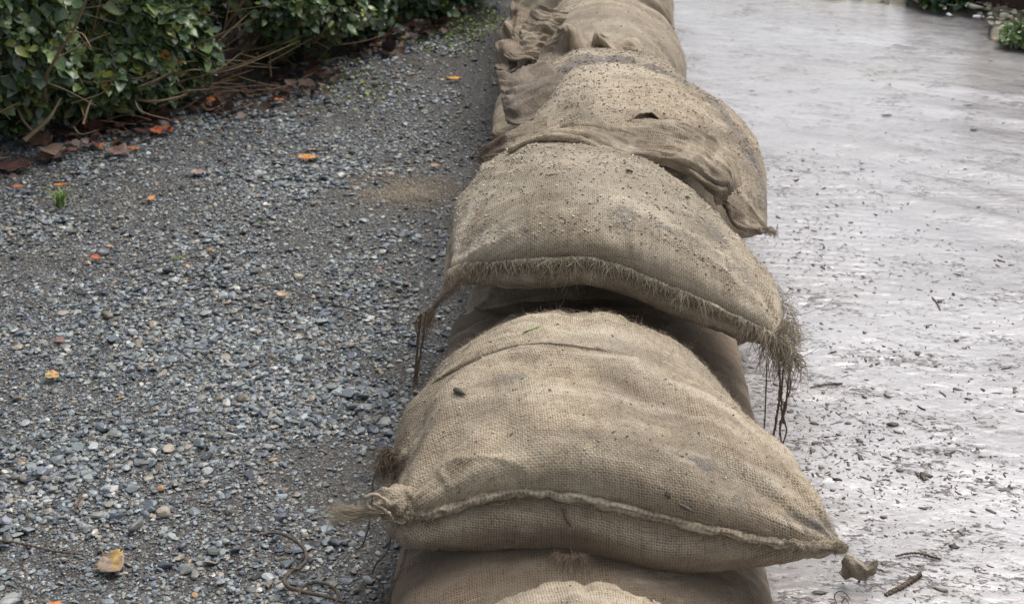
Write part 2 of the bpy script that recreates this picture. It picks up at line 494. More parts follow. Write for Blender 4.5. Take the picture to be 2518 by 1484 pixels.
ry = np.r_[-30, -10, -3, 0, np.linspace(0.6, 3.0, 520), 3.0 + np.cumsum(np.linspace(0.006, 0.03, 200)), 8, 12, 20, 40, 120]
road = sheet("mud_road", rx + 0.03, ry, road_z, M_mud, WDX)

# ------------------------------------------------------------------ rocks
def ico(sub):
    t = (1 + 5 ** 0.5) / 2
    v = [(-1, t, 0), (1, t, 0), (-1, -t, 0), (1, -t, 0), (0, -1, t), (0, 1, t), (0, -1, -t), (0, 1, -t), (t, 0, -1), (t, 0, 1), (-t, 0, -1), (-t, 0, 1)]
    f = [(0, 11, 5), (0, 5, 1), (0, 1, 7), (0, 7, 10), (0, 10, 11), (1, 5, 9), (5, 11, 4), (11, 10, 2), (10, 7, 6), (7, 1, 8), (3, 9, 4), (3, 4, 2), (3, 2, 6), (3, 6, 8), (3, 8, 9), (4, 9, 5), (2, 4, 11), (6, 2, 10), (8, 6, 7), (9, 8, 1)]
    v = [np.array(a) / np.linalg.norm(a) for a in v]
    for _ in range(sub):
        nf, cache = [], {}
        def mid(a, b):
            k = (min(a, b), max(a, b))
            if k not in cache:
                m = v[a] + v[b]; v.append(m / np.linalg.norm(m)); cache[k] = len(v) - 1
            return cache[k]
        for a, b, c in f:
            x, y, z = mid(a, b), mid(b, c), mid(c, a)
            nf += [(a, x, z), (b, y, x), (c, z, y), (x, y, z)]
        f = nf
    return np.array(v), np.array(f)
ICO = [ico(0), ico(1)]

def rock_templates(sub, n, seed):
    g = np.random.default_rng(seed); V0, F = ICO[sub]; out = []
    for i in range(n):
        V = V0.copy() * (1 + 0.10 * g.normal(size=(len(V0), 1)))
        for k in range(6):
            nrm = g.normal(size=3); nrm /= np.linalg.norm(nrm); d = g.uniform(0.38, 0.80)
            over = V @ nrm - d
            V -= np.where(over > 0, over, 0)[:, None] * nrm
        V *= np.array([1, g.uniform(0.6, 0.95), g.uniform(0.28, 0.6)])
        out.append(V)
    return np.array(out), F

def rocks(acc, P, S, col, sub, seed, tilt=0.35):
    T, F = rock_templates(sub, 24, seed)
    g = np.random.default_rng(seed + 1)
    N = len(P); ti = g.integers(0, len(T), N)
    V = T[ti] * S[:, None, None]
    a = g.uniform(0, 2 * np.pi, N); tx = g.normal(size=N) * tilt
    cy, sy = np.cos(tx)[:, None], np.sin(tx)[:, None]
    y = V[..., 1] * cy - V[..., 2] * sy; z = V[..., 1] * sy + V[..., 2] * cy
    ca, sa = np.cos(a)[:, None], np.sin(a)[:, None]
    x = V[..., 0] * ca - y * sa; y = V[..., 0] * sa + y * ca
    W = np.stack([x, y, z], -1) + P[:, None, :]
    nv = W.shape[1]
    FF = (np.arange(N) * nv)[:, None, None] + F[None]
    acc.add(W.reshape(-1, 3), FF.reshape(-1, 3), col=np.repeat(col, nv, axis=0))

def rock_cols(N, g, warm=0.12):
    pal = np.array([(0.22, 0.245, 0.25), (0.15, 0.17, 0.185), (0.30, 0.325, 0.32), (0.08, 0.092, 0.11), (0.36, 0.37, 0.35), (0.22, 0.22, 0.20), (0.19, 0.20, 0.23), (0.27, 0.27, 0.24)])
    c = pal[g.integers(0, len(pal), N)] * g.uniform(0.6, 1.3, (N, 1)) * np.array([0.96, 1.0, 1.04])
    w = g.random(N)
    c[w < warm] = np.array([(0.27, 0.235, 0.19)]) * g.uniform(0.6, 1.5, ((w < warm).sum(), 1))
    c[w < 0.015] = (0.60, 0.58, 0.53)
    c[w > 0.997] = (0.40, 0.25, 0.13)
    return c

def hedge_line(x):        # Y of the hedge's foot as a function of x
    return np.interp(x, [-2.6, -1.25, -0.9, -0.55, -0.15, 0.0], [2.2, 3.2, 3.55, 3.95, 4.9, 6.6])

def scatter(N, x0, x1, y0, y1, g, dens):
    x = g.uniform(x0, x1, N); y = g.uniform(y0, y1, N)
    keep = (x < wall_x(y) - 0.05) & (y < hedge_line(x) + 0.35) & (g.random(N) < dens(x, y))
    return x[keep], y[keep]

acc = Acc(); g = np.random.default_rng(21)
def dcover(x, y):      # stones thin out to fine wet grit next to the wall
    d = wall_x(y) - 0.2 - x
    n = fbm(x * 3.5, y * 3.5, seed=31, octv=3)
    sp = PZ(1000, 448, 0.0); sand = 1 - 0.6 * sstep(1.25, 0.8, np.hypot((x - sp[0]) * 6.8, (y - sp[1]) * 7.2) + 0.5 * n)
    return sand * np.clip(0.10 + 1.25 * sstep(0.0, 0.42, d + 0.12 * n), 0, 1) * np.clip(1.0 + 0.35 * n, 0.35, 1)
for (N, x0, x1, y0, y1, smin, smed, sub, sd) in ((60000, -1.15, 0.05, 1.15, 2.35, 0.0013, 0.0028, 1, 1), (60000, -1.7, 0.05, 2.35, 3.6, 0.0020, 0.0035, 0, 2), (52000, -2.2, 0.15, 3.6, 6.6, 0.0030, 0.0045, 0, 3)):
    x, y = scatter(N, x0, x1, y0, y1, g, dcover)
    s = np.clip(smed * np.exp(0.50 * g.normal(size=len(x))) * (1 + 0.3 * fbm(x * 5, y * 5, seed=33, octv=2)), smin, 0.0135)
    z = ground_z(x, y) + s * g.uniform(0.05, 0.55, len(x))
    rocks(acc, np.stack([x, y, z], -1), s, rock_cols(len(x), g), sub, sd * 10)
x, y = scatter(70000, -1.1, 0.1, 1.15, 2.6, g, lambda x, y: np.ones_like(x))
s = g.uniform(0.0007, 0.0019, len(x))
rocks(acc, np.stack([x, y, ground_z(x, y) + s * 0.3], -1), s, rock_cols(len(x), g, 0.2) * 0.75, 0, 77)
sp = PZ(1000, 448, 0.0); n_ = 12000; q = sp[None] + g.normal(size=(n_, 3)) * [.075, .07, 0]; q = q[(q[:, 0] < wall_x(q[:, 1]) - .12) & (fbm(q[:, 0] * 16, q[:, 1] * 16, seed=35, octv=3) > -.2)]
s = g.uniform(.0006, .0020, len(q)); q[:, 2] = ground_z(q[:, 0], q[:, 1]) + s * .4 + .003 * np.exp(-((q[:, 0] - sp[0]) / .1) ** 2)
rocks(acc, q, s, np.array([[.27, .225, .165]]) * g.uniform(.5, 1.6, (len(q), 1)), 0, 79)
grav = acc.build("gravel", M_rock, smooth=False)
tag(grav, "loose blue grey gravel spread over the footpath beside the sandbags", "gravel", kind="stuff")

# single larger stones
def stone(px, py, r, col, label, seed):
    a = Acc(); p = PZ(px, py, 0.0); p[2] = ground_z(p[0], p[1]) + r * 0.35
    rocks(a, p[None], np.array([r]), np.array([col]), 1, seed, 0.15)
    tag(a.build("stone", M_rock, smooth=True), label, "stone", "larger stones lying on the gravel")
stone(253, 620, 0.017, (0.21, 0.20, 0.215), "smooth mauve grey stone beside the red leaf on the gravel", 301)
stone(872, 889, 0.013, (0.16, 0.175, 0.17), "dark rounded stone on the gravel near the hanging twine", 302)
stone(207, 1112, 0.010, (0.50, 0.49, 0.42), "cream white stone on the gravel at lower left", 303)
stone(335, 1285, 0.017, (0.19, 0.20, 0.185), "flat broad grey stone above the large brown leaf", 304)
stone(448, 1328, 0.011, (0.13, 0.15, 0.175), "slate blue angular stone right of the large brown leaf", 305)
stone(395, 1197, 0.008, (0.45, 0.27, 0.13), "orange tan stone in the gravel at lower left", 306)
stone(365, 1172, 0.0085, (0.42, 0.38, 0.30), "pale buff stone above the orange tan stone", 307)
stone(14, 1462, 0.016, (0.28, 0.29, 0.28), "grey stone in the bottom left corner of the gravel", 308)
stone(265, 1458, 0.012, (0.22, 0.24, 0.26), "bluish stone at the bottom edge below the large brown leaf", 309)
stone(673, 893, 0.008, (0.60, 0.58, 0.55), "small white stone in the middle of the gravel", 310)
stone(45, 522, 0.010, (0.40, 0.37, 0.32), "pale stone below the grass tuft at the left edge", 311)
stone(455, 350, 0.010, (0.34, 0.39, 0.43), "light blue grey stone near the hedge foot", 312)

# ------------------------------------------------------------------ sandbags
def s_prof(t, e, gk):
    return np.clip(1 - np.abs(2 * t - 1) ** e, 0, 1) ** gk

def bag(F, K, L, Rr, ht, hb, nu=150, nv=130, bulge=0.012, folds=(), mult=None, seed=0, e=2.4, gk=0.5, puck=0.004, mud=None, tone=None, cornw=0.010, noise=0.005, ge=None, gb=None, gbu=None, btap=0.0):
    def es(n):
        t = np.linspace(0, 1, n); w = t ** 2.4 / (t ** 2.4 + (1 - t) ** 2.4)
        return 0.75 * w + 0.25 * (0.5 - 0.5 * np.cos(np.pi * t))
    u, v = es(nu), es(nv)
    F = np.array(F, float); K = np.array(K, float)
    Lc = np.vstack([F[:1]] + ([np.array(L, float)] if len(L) else []) + [K[:1]])
    Rc = np.vstack([F[-1:]] + ([np.array(Rr, float)] if len(Rr) else []) + [K[-1:]])
    f, k, l, r = catmull(F, u), catmull(K, u), catmull(Lc, v), catmull(Rc, v)
    U, V = np.meshgrid(u, v, indexing='ij'); u_, v_ = U[..., None], V[..., None]
    S = (1 - v_) * f[:, None] + v_ * k[:, None] + (1 - u_) * l[None] + u_ * r[None] \
        - ((1 - u_) * (1 - v_) * F[0] + u_ * (1 - v_) * F[-1] + (1 - u_) * v_ * K[0] + u_ * v_ * K[-1])
    W = np.linalg.norm(np.diff(f, axis=0), axis=1).sum(); Ln = np.linalg.norm(np.diff(l, axis=0), axis=1).sum()
    g1, g2 = (ge or (gk, gk))
    p = s_prof(U, e, g1) * s_prof(V, e, g2)
    q = np.clip(p, 0, 1) * (1 - np.clip(p, 0, 1)) * 4
    out = np.stack([np.sign(U - .5) * np.abs(2 * U - 1) ** 2.0, np.sign(V - .5) * np.abs(2 * V - 1) ** 2.0, 0 * U], -1)
    m = np.ones_like(U)
    if mult is not None:       # coarse multiplier grid [v][u]
        mm = np.array(mult, float)
        tmp = np.array([catmull(np.c_[np.linspace(0, 1, mm.shape[1]), row], u)[:, 1] for row in mm])
        m = np.array([catmull(np.c_[np.linspace(0, 1, mm.shape[0]), col], v)[:, 1] for col in tmp.T])
    T = S.copy(); T[..., 2] += ht * p * m; T += out * (bulge * 0.5 * q)[..., None]
    pb = p if gb is None else s_prof(U, e, gbu or gb) * s_prof(V, e, gb) * (1 - btap * sstep(0.55, 1.0, U))
    qb = np.clip(pb, 0, 1) * (1 - np.clip(pb, 0, 1)) * 4
    B = S.copy(); B[..., 2] -= hb * pb; B += out * (bulge * qb)[..., None]
    uw, vw = U * W, V * Ln
    def arc(G):
        lu = np.zeros((nu, nv)); lv = np.zeros((nu, nv))
        lu[1:] = np.cumsum(np.linalg.norm(np.diff(G, axis=0), axis=2), 0); lv[:, 1:] = np.cumsum(np.linalg.norm(np.diff(G, axis=1), axis=2), 1)
        return lu - lu[nu // 2][None], lv - lv[:, nv // 2][:, None]
    a1, a2 = arc(T); b1, b2 = arc(B)
    def disp(G, sgn, top):
        du = np.gradient(G, axis=0); dv = np.gradient(G, axis=1)
        N = np.cross(du, dv); N /= np.linalg.norm(N, axis=2)[..., None] + 1e-9; N *= sgn
        edge = np.clip(np.minimum.reduce([uw, W - uw, vw, Ln - vw]), 0, 1)
        mask = sstep(0, 0.02, edge)
        d = noise * fbm(uw * 9, vw * 9, seed * 3.7, seed, 3) * sstep(0, 0.05, edge)
        d = d + 0.0030 * fbm(uw * 30, vw * 34, seed * 1.7, seed + 5, 2) * mask + 0.007 * vn(uw * 5.5, vw * 6.5, seed=seed + 6) * sstep(0, 0.06, edge)
        # long soft drag wrinkles
        wr = 1 - np.abs(fbm(uw * 4 + 2 * vn(uw * 7, vw * 7, seed=seed + 9), vw * 15, 0, seed + 21, 3)) * 1.6
        d = d + 0.0050 * np.clip(wr, 0, 1) ** 3 * mask * (0.4 + 0.6 * vn(uw * 5, vw * 5, seed=seed + 33))
        # puckers along front / back seam and sides
        for dist, along in ((vw, uw), (Ln - vw, uw), (uw, vw), (W - uw, vw)):
            pk = np.abs(vn(along * 75, dist * 6, seed=seed + 41)) ** 1.0 + 0.8 * vn(along * 30, dist * 5, seed=seed + 43)
            d = d + puck * (pk - 0.4) * np.exp(-dist / 0.022) * sstep(0, 0.008, dist)
        for (a, b) in ((0, 0), (1, 0), (0, 1), (1, 1)):
            x, y = uw - a * W, vw - b * Ln
            rr = np.hypot(x, y); th = np.arctan2(np.abs(y), np.abs(x))
            d = d + cornw * vn(th * 7, rr * 4, seed=seed + 50 + a * 2 + b) * np.exp(-rr / 0.11) * sstep(0.0, 0.05, rr) * mask
        if top:
            for (a, b, c, e_, wd, am) in folds:
                A = np.array([a * W, b * Ln]); Bq = np.array([c * W, e_ * Ln]); AB = Bq - A
                wob = 0.6 * wd * vn(uw * 22, vw * 22, seed=seed + 77)
                tt = np.clip(((uw - A[0]) * AB[0] + (vw - A[1]) * AB[1]) / (AB @ AB), 0, 1)
                dd = np.hypot(uw - A[0] - tt * AB[0], vw - A[1] - tt * AB[1]) + wob
                tap = 0.25 + 0.75 * np.sin(np.pi * np.clip(tt, 0.03, 0.97)) ** 0.7
                d = d + am * tap * np.exp(-(dd / wd) ** 2) * sstep(0, 0.02, edge)
        return G + N * d[..., None], N
    T, NT_ = disp(T, 1, True); B, _ = disp(B, -1, False)
    # border shared
    idT = np.arange(nu * nv).reshape(nu, nv)
    bd = np.zeros((nu, nv), bool); bd[0] = bd[-1] = True; bd[:, 0] = bd[:, -1] = True
    B[bd] = T[bd]
    idB = np.full((nu, nv), -1); idB[bd] = idT[bd]; idB[~bd] = nu * nv + np.arange((~bd).sum())
    FT = np.stack([idT[:-1, :-1], idT[1:, :-1], idT[1:, 1:], idT[:-1, 1:]], -1).reshape(-1, 4)
    FB = np.stack([idB[:-1, :-1], idB[:-1, 1:], idB[1:, 1:], idB[1:, :-1]], -1).reshape(-1, 4)
    uvT = np.stack([a1 + 3, a2 + 3, np.full_like(uw, seed * 1.37)], -1)
    uvB = np.stack([b1 + 3, -b2 + 5, np.full_like(uw, seed * 1.37 + 5)], -1)
    Vv = np.vstack([T.reshape(-1, 3), B[~bd]])
    UV = np.vstack([uvT.reshape(-1, 3), uvB[~bd]])
    md = mud(U, V, uw, vw) if mud else 0.12 + 0.10 * fbm(uw * 6, vw * 6, seed=seed + 61)
    tn = tone(U, V, uw, vw) if tone else 0.25 * fbm(uw * 5, vw * 5, seed=seed + 62)
    mdv = np.r_[md.ravel(), 0.15 + 0 * md[~bd]]; tnv = np.r_[tn.ravel(), 0 * tn[~bd] - 0.42 + 0.20 * fbm(uw[~bd] * 9, vw[~bd] * 9, seed=seed + 63)]  # bottom sheet toned down: underside shade painted into the colour
    return dict(V=Vv, F=np.vstack([FT, FB]), uv=UV, mud=mdv, tone=tnv, T=T, N=NT_, U=U, Vp=V, W=W, L=Ln, front=f, back=k, left=l, right=r, B=B)

grit_acc, chip_acc = Acc(), Acc()
def interp_grid(bg_, n, g, dens=None, lo=(0.03, 0.03), hi=(0.97, 0.97), vis=True):
    T, N = bg_['T'], bg_['N']; nu, nv = T.shape[:2]
    # area-weighted picks over cells
    a = np.linalg.norm(np.cross(T[1:, :-1] - T[:-1, :-1], T[:-1, 1:] - T[:-1, :-1]), axis=2)
    Uc, Vc = bg_['U'][:-1, :-1], bg_['Vp'][:-1, :-1]
    a = a * ((Uc > lo[0]) & (Uc < hi[0]) & (Vc > lo[1]) & (Vc < hi[1]))
    if dens is not None: a = a * dens(Uc, Vc)
    pr = a.ravel() / a.sum()
    i = g.choice(len(pr), n, p=pr); iu, iv = np.divmod(i, nv - 1)
    fu, fv = g.random(n)[:, None], g.random(n)[:, None]
    P = T[iu, iv] * (1 - fu) * (1 - fv) + T[iu + 1, iv] * fu * (1 - fv) + T[iu, iv + 1] * (1 - fu) * fv + T[iu + 1, iv + 1] * fu * fv
    return P, N[iu, iv]

def fuzz(bg_, root, n, seed, mat=None, L=0.007, rad=0.00013, name="fibre_fuzz"):
    g = np.random.default_rng(seed); a = Acc()
    P, N = interp_grid(bg_, n, g, lo=(0, 0), hi=(1, 1))
    t = np.cross(N, g.normal(size=N.shape)); t /= np.linalg.norm(t, axis=1)[:, None]
    k = g.uniform(0.03, 0.5, (n, 1)) ** 1.2
    D = N * k + t * (1 - k * 0.5); D /= np.linalg.norm(D, axis=1)[:, None]
    fibres(a, P - N * 0.0005, D, L * np.exp(0.5 * g.normal(size=n)), rad, 3, 0.5, colv=g.random(n), g=g)
    o = a.build(name, mat or M_fib, root); o["kind"] = "stuff"
    return o

def grit(bg_, n, seed, smin=0.0007, smax=0.0028, dens=None, dark=0.14):
    g = np.random.default_rng(seed)
    P, N = interp_grid(bg_, n, g, dens)
    k = N[:, 2] > 0.25; P, N = P[k], N[k]; n = len(P)
    s = smin + (smax - smin) * g.random(n) ** 3
    c = np.where(g.random((n, 1)) < dark, np.array([[0.07, 0.055, 0.04]]), np.array([[0.44, 0.38, 0.29]])) * g.uniform(0.7, 1.3, (n, 1))
    w = g.random(n); c[w < 0.05] = (0.68, 0.64, 0.57); c[w > 0.955] = (0.42, 0.16, 0.06)
    rocks(grit_acc, P + N * (s * 0.3)[:, None], s, c, 0, seed)

def crumbs(bg_, n, seed, dens=None, smin=0.0015, smax=0.005):
    g = np.random.default_rng(seed)
    P, N = interp_grid(bg_, n, g, dens)
    k = N[:, 2] > 0.3; P, N = P[k], N[k]; n = len(P)
    s = smin + (smax - smin) * g.random(n) ** 3
    T_, F_ = rock_templates(0, 16, seed)
    T_ = T_ * np.array([1, 0.45, 0.25])
    ti = g.integers(0, 16, n); th = g.uniform(0, 6.28, n)
    V = T_[ti] * s[:, None, None]
    t = np.cross(N, np.stack([np.cos(th), np.sin(th), 0 * th], -1)); t /= np.linalg.norm(t, axis=1)[:, None]
    b = np.cross(N, t)
    W = V[..., 0:1] * t[:, None] + V[..., 1:2] * b[:, None] + V[..., 2:3] * N[:, None] + (P + N * 0.0005)[:, None]
    nv = W.shape[1]; FF = (np.arange(n) * nv)[:, None, None] + F_[None]
    c = np.array([[0.045, 0.034, 0.026]]) * g.uniform(0.6, 2.6, (n, 1))
    w = g.random(n); c[w > 0.93] = (0.30, 0.12, 0.05)
    chip_acc.add(W.reshape(-1, 3), FF.reshape(-1, 3), col=np.repeat(c, nv, axis=0))

def bag_obj(name, bg_, mat, label, group):
    root = empty(name); tag(root, label, "sandbag", group)
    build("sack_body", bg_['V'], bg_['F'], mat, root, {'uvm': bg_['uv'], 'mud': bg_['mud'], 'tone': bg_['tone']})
    return root

def hem(root, curve, r=0.0048, seed=0, mat=None, name="rolled_hem", flat=0.6, off=(0, -0.002, 0)):
    a = Acc(); pts = np.array(curve) + np.array(off)
    m = len(pts); s = np.linspace(0, 1, m)
    pts = pts + np.stack([0 * s, 0.0015 * vn(s * 60, seed), 0.0018 * vn(s * 45, seed + 9)], -1)
    sides = 12
    T = np.gradient(pts, axis=0); T /= np.linalg.norm(T, axis=1)[:, None]
    A = np.cross(T, [0, 0, 1.0]); A /= np.linalg.norm(A, axis=1)[:, None]; B = np.cross(T, A)
    th = np.linspace(0, 2 * np.pi, sides, endpoint=False)[None]
    Lm = np.linalg.norm(np.diff(pts, axis=0), axis=1).sum()
    lump = 1 + 0.30 * vn(s[:, None] * Lm * 35, np.cos(th) * 0.8, np.sin(th) * 0.8, seed + 4) + 0.36 * vn(s[:, None] * Lm * 240, np.cos(th) * 2.2, np.sin(th) * 2.2, seed) + 0.10 * np.sin(s[:, None] * Lm / 0.009 * 2 * np.pi + 2 * th)
    end = np.clip(np.minimum(s, 1 - s) / 0.02, 0.3, 1)[:, None]
    rr = r * lump * end
    V = pts[:, None] + A[:, None] * (np.cos(th) * rr)[..., None] + B[:, None] * (np.sin(th) * rr * flat * 1.2)[..., None]
    i = np.arange(m - 1)[:, None]; j = np.arange(sides)[None]; k = (j + 1) % sides
    F = np.stack([i * sides + j, i * sides + k, (i + 1) * sides + k, (i + 1) * sides + j], -1).reshape(-1, 4)
    uv = np.stack([np.broadcast_to(s[:, None] * Lm * 1.0, (m, sides)), np.broadcast_to(th / 6.283 * 0.03, (m, sides)), 0 * rr + seed], -1).reshape(-1, 3)
    a.add(V.reshape(-1, 3), F, uvm=uv, mud=0.15 + np.zeros(m * sides), tone=(0.2 + 0.5 * vn(s[:, None] * 50, th, seed=seed)).ravel())
    return a.build(name, mat or M_bur, root)

def patch(root, name, ctrl, mat, n=(60, 40), th=0.0022, seed=0, wr=0.004, fr=(14, 30), tone=None, mudv=0.15, dirf=(1, 0)):
    """a loose flap of cloth through a grid of world points, given real thickness"""
    G = np.array(ctrl, float); a, b = G.shape[:2]
    u = np.linspace(0, 1, n[0]); v = np.linspace(0, 1, n[1])
    tmp = np.stack([catmull(row, v) for row in G])            # a x nv x 3
    S = np.stack([catmull(tmp[:, j], u) for j in range(n[1])], 1)
    du = np.gradient(S, axis=0); dv = np.gradient(S, axis=1); N = np.cross(du, dv); N /= np.linalg.norm(N, axis=2)[..., None] + 1e-9
    U, V = np.meshgrid(u, v, indexing='ij')
    Wd = np.linalg.norm(np.diff(S[:, n[1] // 2], axis=0), axis=1).sum(); Hd = np.linalg.norm(np.diff(S[n[0] // 2], axis=0), axis=1).sum()
    uw, vw = U * Wd, V * Hd
    d = wr * (1 - 2 * np.abs(fbm(uw * fr[0] + vn(uw * 9, vw * 9, seed=seed), vw * fr[1], seed=seed, octv=3)))
    S = S + N * d[..., None]
    S[..., 2] += 0.0012 * vn(uw * 200, vw * 200, seed=seed + 3)
    S2 = S - N * th
    na = n[0] * n[1]; F1 = grid_faces(n[0], n[1]); F2 = F1[:, ::-1] + na
    ids = np.arange(na).reshape(n); ring = np.r_[ids[:, 0], ids[-1, 1:], ids[-2::-1, -1], ids[0, -2:0:-1]]
    r2 = np.roll(ring, -1); F3 = np.stack([r2, ring, ring + na, r2 + na], -1)
    uv = np.stack([uw, vw, 0 * uw + seed], -1).reshape(-1, 3)
    tn = (tone(U, V) if tone else 0.15 + 0.3 * fbm(uw * 12, vw * 12, seed=seed + 7)).ravel()
    md = np.full(na, mudv)
    o = build(name, np.vstack([S.reshape(-1, 3), S2.reshape(-1, 3)]), np.vstack([F1, F2, F3]), mat, root,
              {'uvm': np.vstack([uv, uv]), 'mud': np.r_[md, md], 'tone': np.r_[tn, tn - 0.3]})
    return o, S, N

def strands(root, name, lst, mat=None, fray=0, seed=0):
    """lst: (points, radius); each twisted yarn is a part of its own"""
    g = np.random.default_rng(seed)
    for k, (pts, r) in enumerate(lst):
        a = Acc(); tube(a, pts, r, 6, n=26, twist=6, wob=0.5, seed=seed + k, tone=g.uniform(0, 0.8))
        if fray:
            c = catmull(np.array(pts, float), np.sort(g.random(fray)))
            D = g.normal(size=(fray, 3)); D[:, 2] -= 0.6; D /= np.linalg.norm(D, axis=1)[:, None]
            fibres(a, c, D, g.uniform(0.003, 0.010, fray), 0.00014, 3, 0.6, colv=g.random(fray), g=g)
        a.build(name, mat or M_fibd, root)

def tassel(acc, p0, dirv, n, L, spread, seed, rad=0.00022, drop=0.3, curl=0.25):
    g = np.random.default_rng(seed)
    D = np.array(dirv, float) / np.linalg.norm(dirv) + spread * g.normal(size=(n, 3)); D /= np.linalg.norm(D, axis=1)[:, None]
    P = np.array(p0, float) + 0.0025 * g.normal(size=(n, 3))
    fibres(acc, P, D, L * g.uniform(0.5, 1.1, n), rad, 5, curl, drop, colv=g.random(n), g=g)

GT = "sandbags in the top course of the wall"
GL = "sandbags in the bottom course of the wall"

def box_bag(x0, x1, y0, y1, z, ht, hb, seed, jit=0.012, fz=0.0, bz=0.0, **kw):
    g = np.random.default_rng(seed)
    j = lambda: g.normal(size=3) * jit * np.array([1, 1, 0.5])
    cx = 0.5 * (x0 + x1); dx = WDX * (y1 - y0)
    F = [np.array([x0, y0, z + fz]) + j(), np.array([cx, y0 - 0.015, z + fz + 0.008]) + j(), np.array([x1, y0, z + fz]) + j()]
    K = [np.array([x0 + dx, y1, z + bz]) + j(), np.array([cx + dx, y1 + 0.01, z + bz]) + j(), np.array([x1 + dx, y1, z + bz]) + j()]
    L = [np.array([x0 - 0.008 + dx / 2, 0.5 * (y0 + y1), z + (fz + bz) / 2]) + j()]
    Rr = [np.array([x1 + 0.008 + dx / 2, 0.5 * (y0 + y1), z + (fz + bz) / 2]) + j()]
    return bag(F, K, L, Rr, ht, hb, seed=seed, **kw)

# ---- bottom course
low = [(-0.10, 0.28, 0.62, 1.22, 0.075, "dark lower sandbag under the front of the nearest bag at the bottom edge"),
       (-0.122, 0.285, 1.18, 1.66, 0.05, "dark lower sandbag beneath the big nearest bag with the long hem"),
       (-0.108, 0.322, 1.60, 2.12, 0.085, "lower sandbag bulging out between the two nearest upper bags"),
       (-0.075, 0.375, 2.08, 2.62, 0.085, "lower sandbag beneath the muddy creased bag"),
       (-0.055, 0.385, 2.60, 3.15, 0.085, "lower sandbag under the ruffled bag near the top edge"),
       (-0.04, 0.40, 3.12, 3.70, 0.085, "lower sandbag at the far end of the visible wall"),
       (0.0, 0.42, 3.67, 4.22, 0.085, "lower sandbag beneath the fifth upper bag beyond the top edge"),
       (0.02, 0.44, 4.19, 4.75, 0.085, "lower sandbag beneath the sixth upper bag beyond the top edge")]
lowb = []
for i, (x0, x1, y0, y1, z, lab) in enumerate(low):
    b_ = box_bag(x0, x1, y0, y1, z, 0.092 if i == 1 else 0.075, min(0.072, z - .005), 200 + i, nu=150, nv=130, e=2.6, gk=0.5, noise=0.007,
                 tone=lambda U, V, a, b: -0.12 + 0.2 * fbm(a * 6, b * 6, seed=4))
    lowb.append(b_)
    r_ = bag_obj("lower_sandbag", b_, M_burd if i in (0, 1, 2) else M_bur2, lab, GL)  # the three nearest lower bags take the darker burlap
    fuzz(b_, r_, 2500, 400 + i, M_fib if i > 1 else M_fibd, 0.008)
    hem(r_, b_['front'], 0.004, 60 + i, M_burd)
    if i == 2:   # frayed left side and hanging twine
        a = Acc()
        tassel(a, PY(1062, 765, 1.84), (-0.4, -0.3, -0.6), 240, 0.035, 0.35, 5)
        for t in np.linspace(0, 1, 26):
            q = PY(1150 - 92 * t, 675 + 90 * t, 1.86); tassel(a, q, (-0.5, -0.4, 0.2), 34, 0.014, 0.6, int(600 + t * 100), 0.00018)
        a.build("frayed_corner", M_fibd, r_)
        strands(r_, "hanging_twine", [([PY(1035, 770, 1.82), PY(1028, 830, 1.82), PY(1024, 890, 1.82), PY(1018, 955, 1.815)], 0.0021),
                                      ([PY(1048, 765, 1.82), PY(1042, 820, 1.815), PY(1032, 880, 1.815), PY(1022, 950, 1.81)], 0.0019),
                                      ([PY(1030, 775, 1.82), PY(1022, 800, 1.82), PY(1030, 835, 1.82)], 0.0010)], M_fibd, 40, 8)
    if i == 1:
        a = Acc()
        tassel(a, PY(985, 1120, 1.50), (-0.8, -0.2, 0.1), 260, 0.030, 0.35, 15)
        tassel(a, PY(955, 1140, 1.50), (-0.6, -0.2, -0.5), 200, 0.024, 0.4, 16)
        for k in range(7):
            tassel(a, PY(950 + 8 * k, 1105 + 9 * k, 1.47), (-0.5, -0.3, -0.4), 40, 0.022, 0.9, 160 + k, 0.0005, 0.6, 1.2)
            tassel(a, PY(1000, 1060 + 30 * k, 1.46), (-0.8, -0.2, 0.0), 16, 0.014, 0.8, 170 + k, 0.0004, 0.4, 1.0)
        a.build("frayed_corner", M_fibd, r_)
        strands(r_, "hanging_twine", [([PY(935, 1135, 1.49), PY(918, 1180, 1.48), PY(915, 1235, 1.47), PY(905, 1300, 1.46), PY(890, 1345, 1.46)], 0.0011),
                                      ([PY(975, 1160, 1.48), PY(965, 1205, 1.47), PY(962, 1280, 1.45), PY(955, 1350, 1.44), PY(925, 1385, 1.43), PY(915, 1410, 1.43)], 0.0011),
                                      ([PY(1000, 1350, 1.36), PY(985, 1400, 1.35), PY(965, 1440, 1.345), PY(950, 1484, 1.34)], 0.0016)], M_fibd, 30, 18)

# ---- A: nearest bag, only its back shows at the bottom edge
A_F = [np.array([-0.05, 0.72, 0.15]), np.array([0.07, 0.70, 0.17]), np.array([0.22, 0.72, 0.15])]
A_K = [np.array([-0.045, 1.25, 0.125]), np.array([0.07, 1.272, 0.145]), np.array([0.185, 1.25, 0.125])]
bA = bag(A_F, A_K, [(-0.055, 1.0, 0.14)], [(0.22, 1.0, 0.14)], 0.075, 0.05, seed=31, e=2.6, gk=0.5, noise=0.006,
         tone=lambda U, V, a, b: 0.05 + 0.2 * fbm(a * 8, b * 8, seed=8), folds=[(0.52, 0.8, 0.52, 1.0, 0.012, -0.006)])
rA = bag_obj("sandbag", bA, M_bur, "nearest sandbag, its pale rounded back cut off by the bottom edge", GT)
fuzz(bA, rA, 5000, 501)
grit(bA, 500, 701)
a = Acc()
for k in range(4):
    tassel(a, PY(1375 + 17 * k, 1368, 1.285), (0.4 * (k - 1.5), -0.6, -0.5), 60, 0.018, 0.6, 40 + k, 0.00025)
a.build("loose_fray", M_fibd, rA)

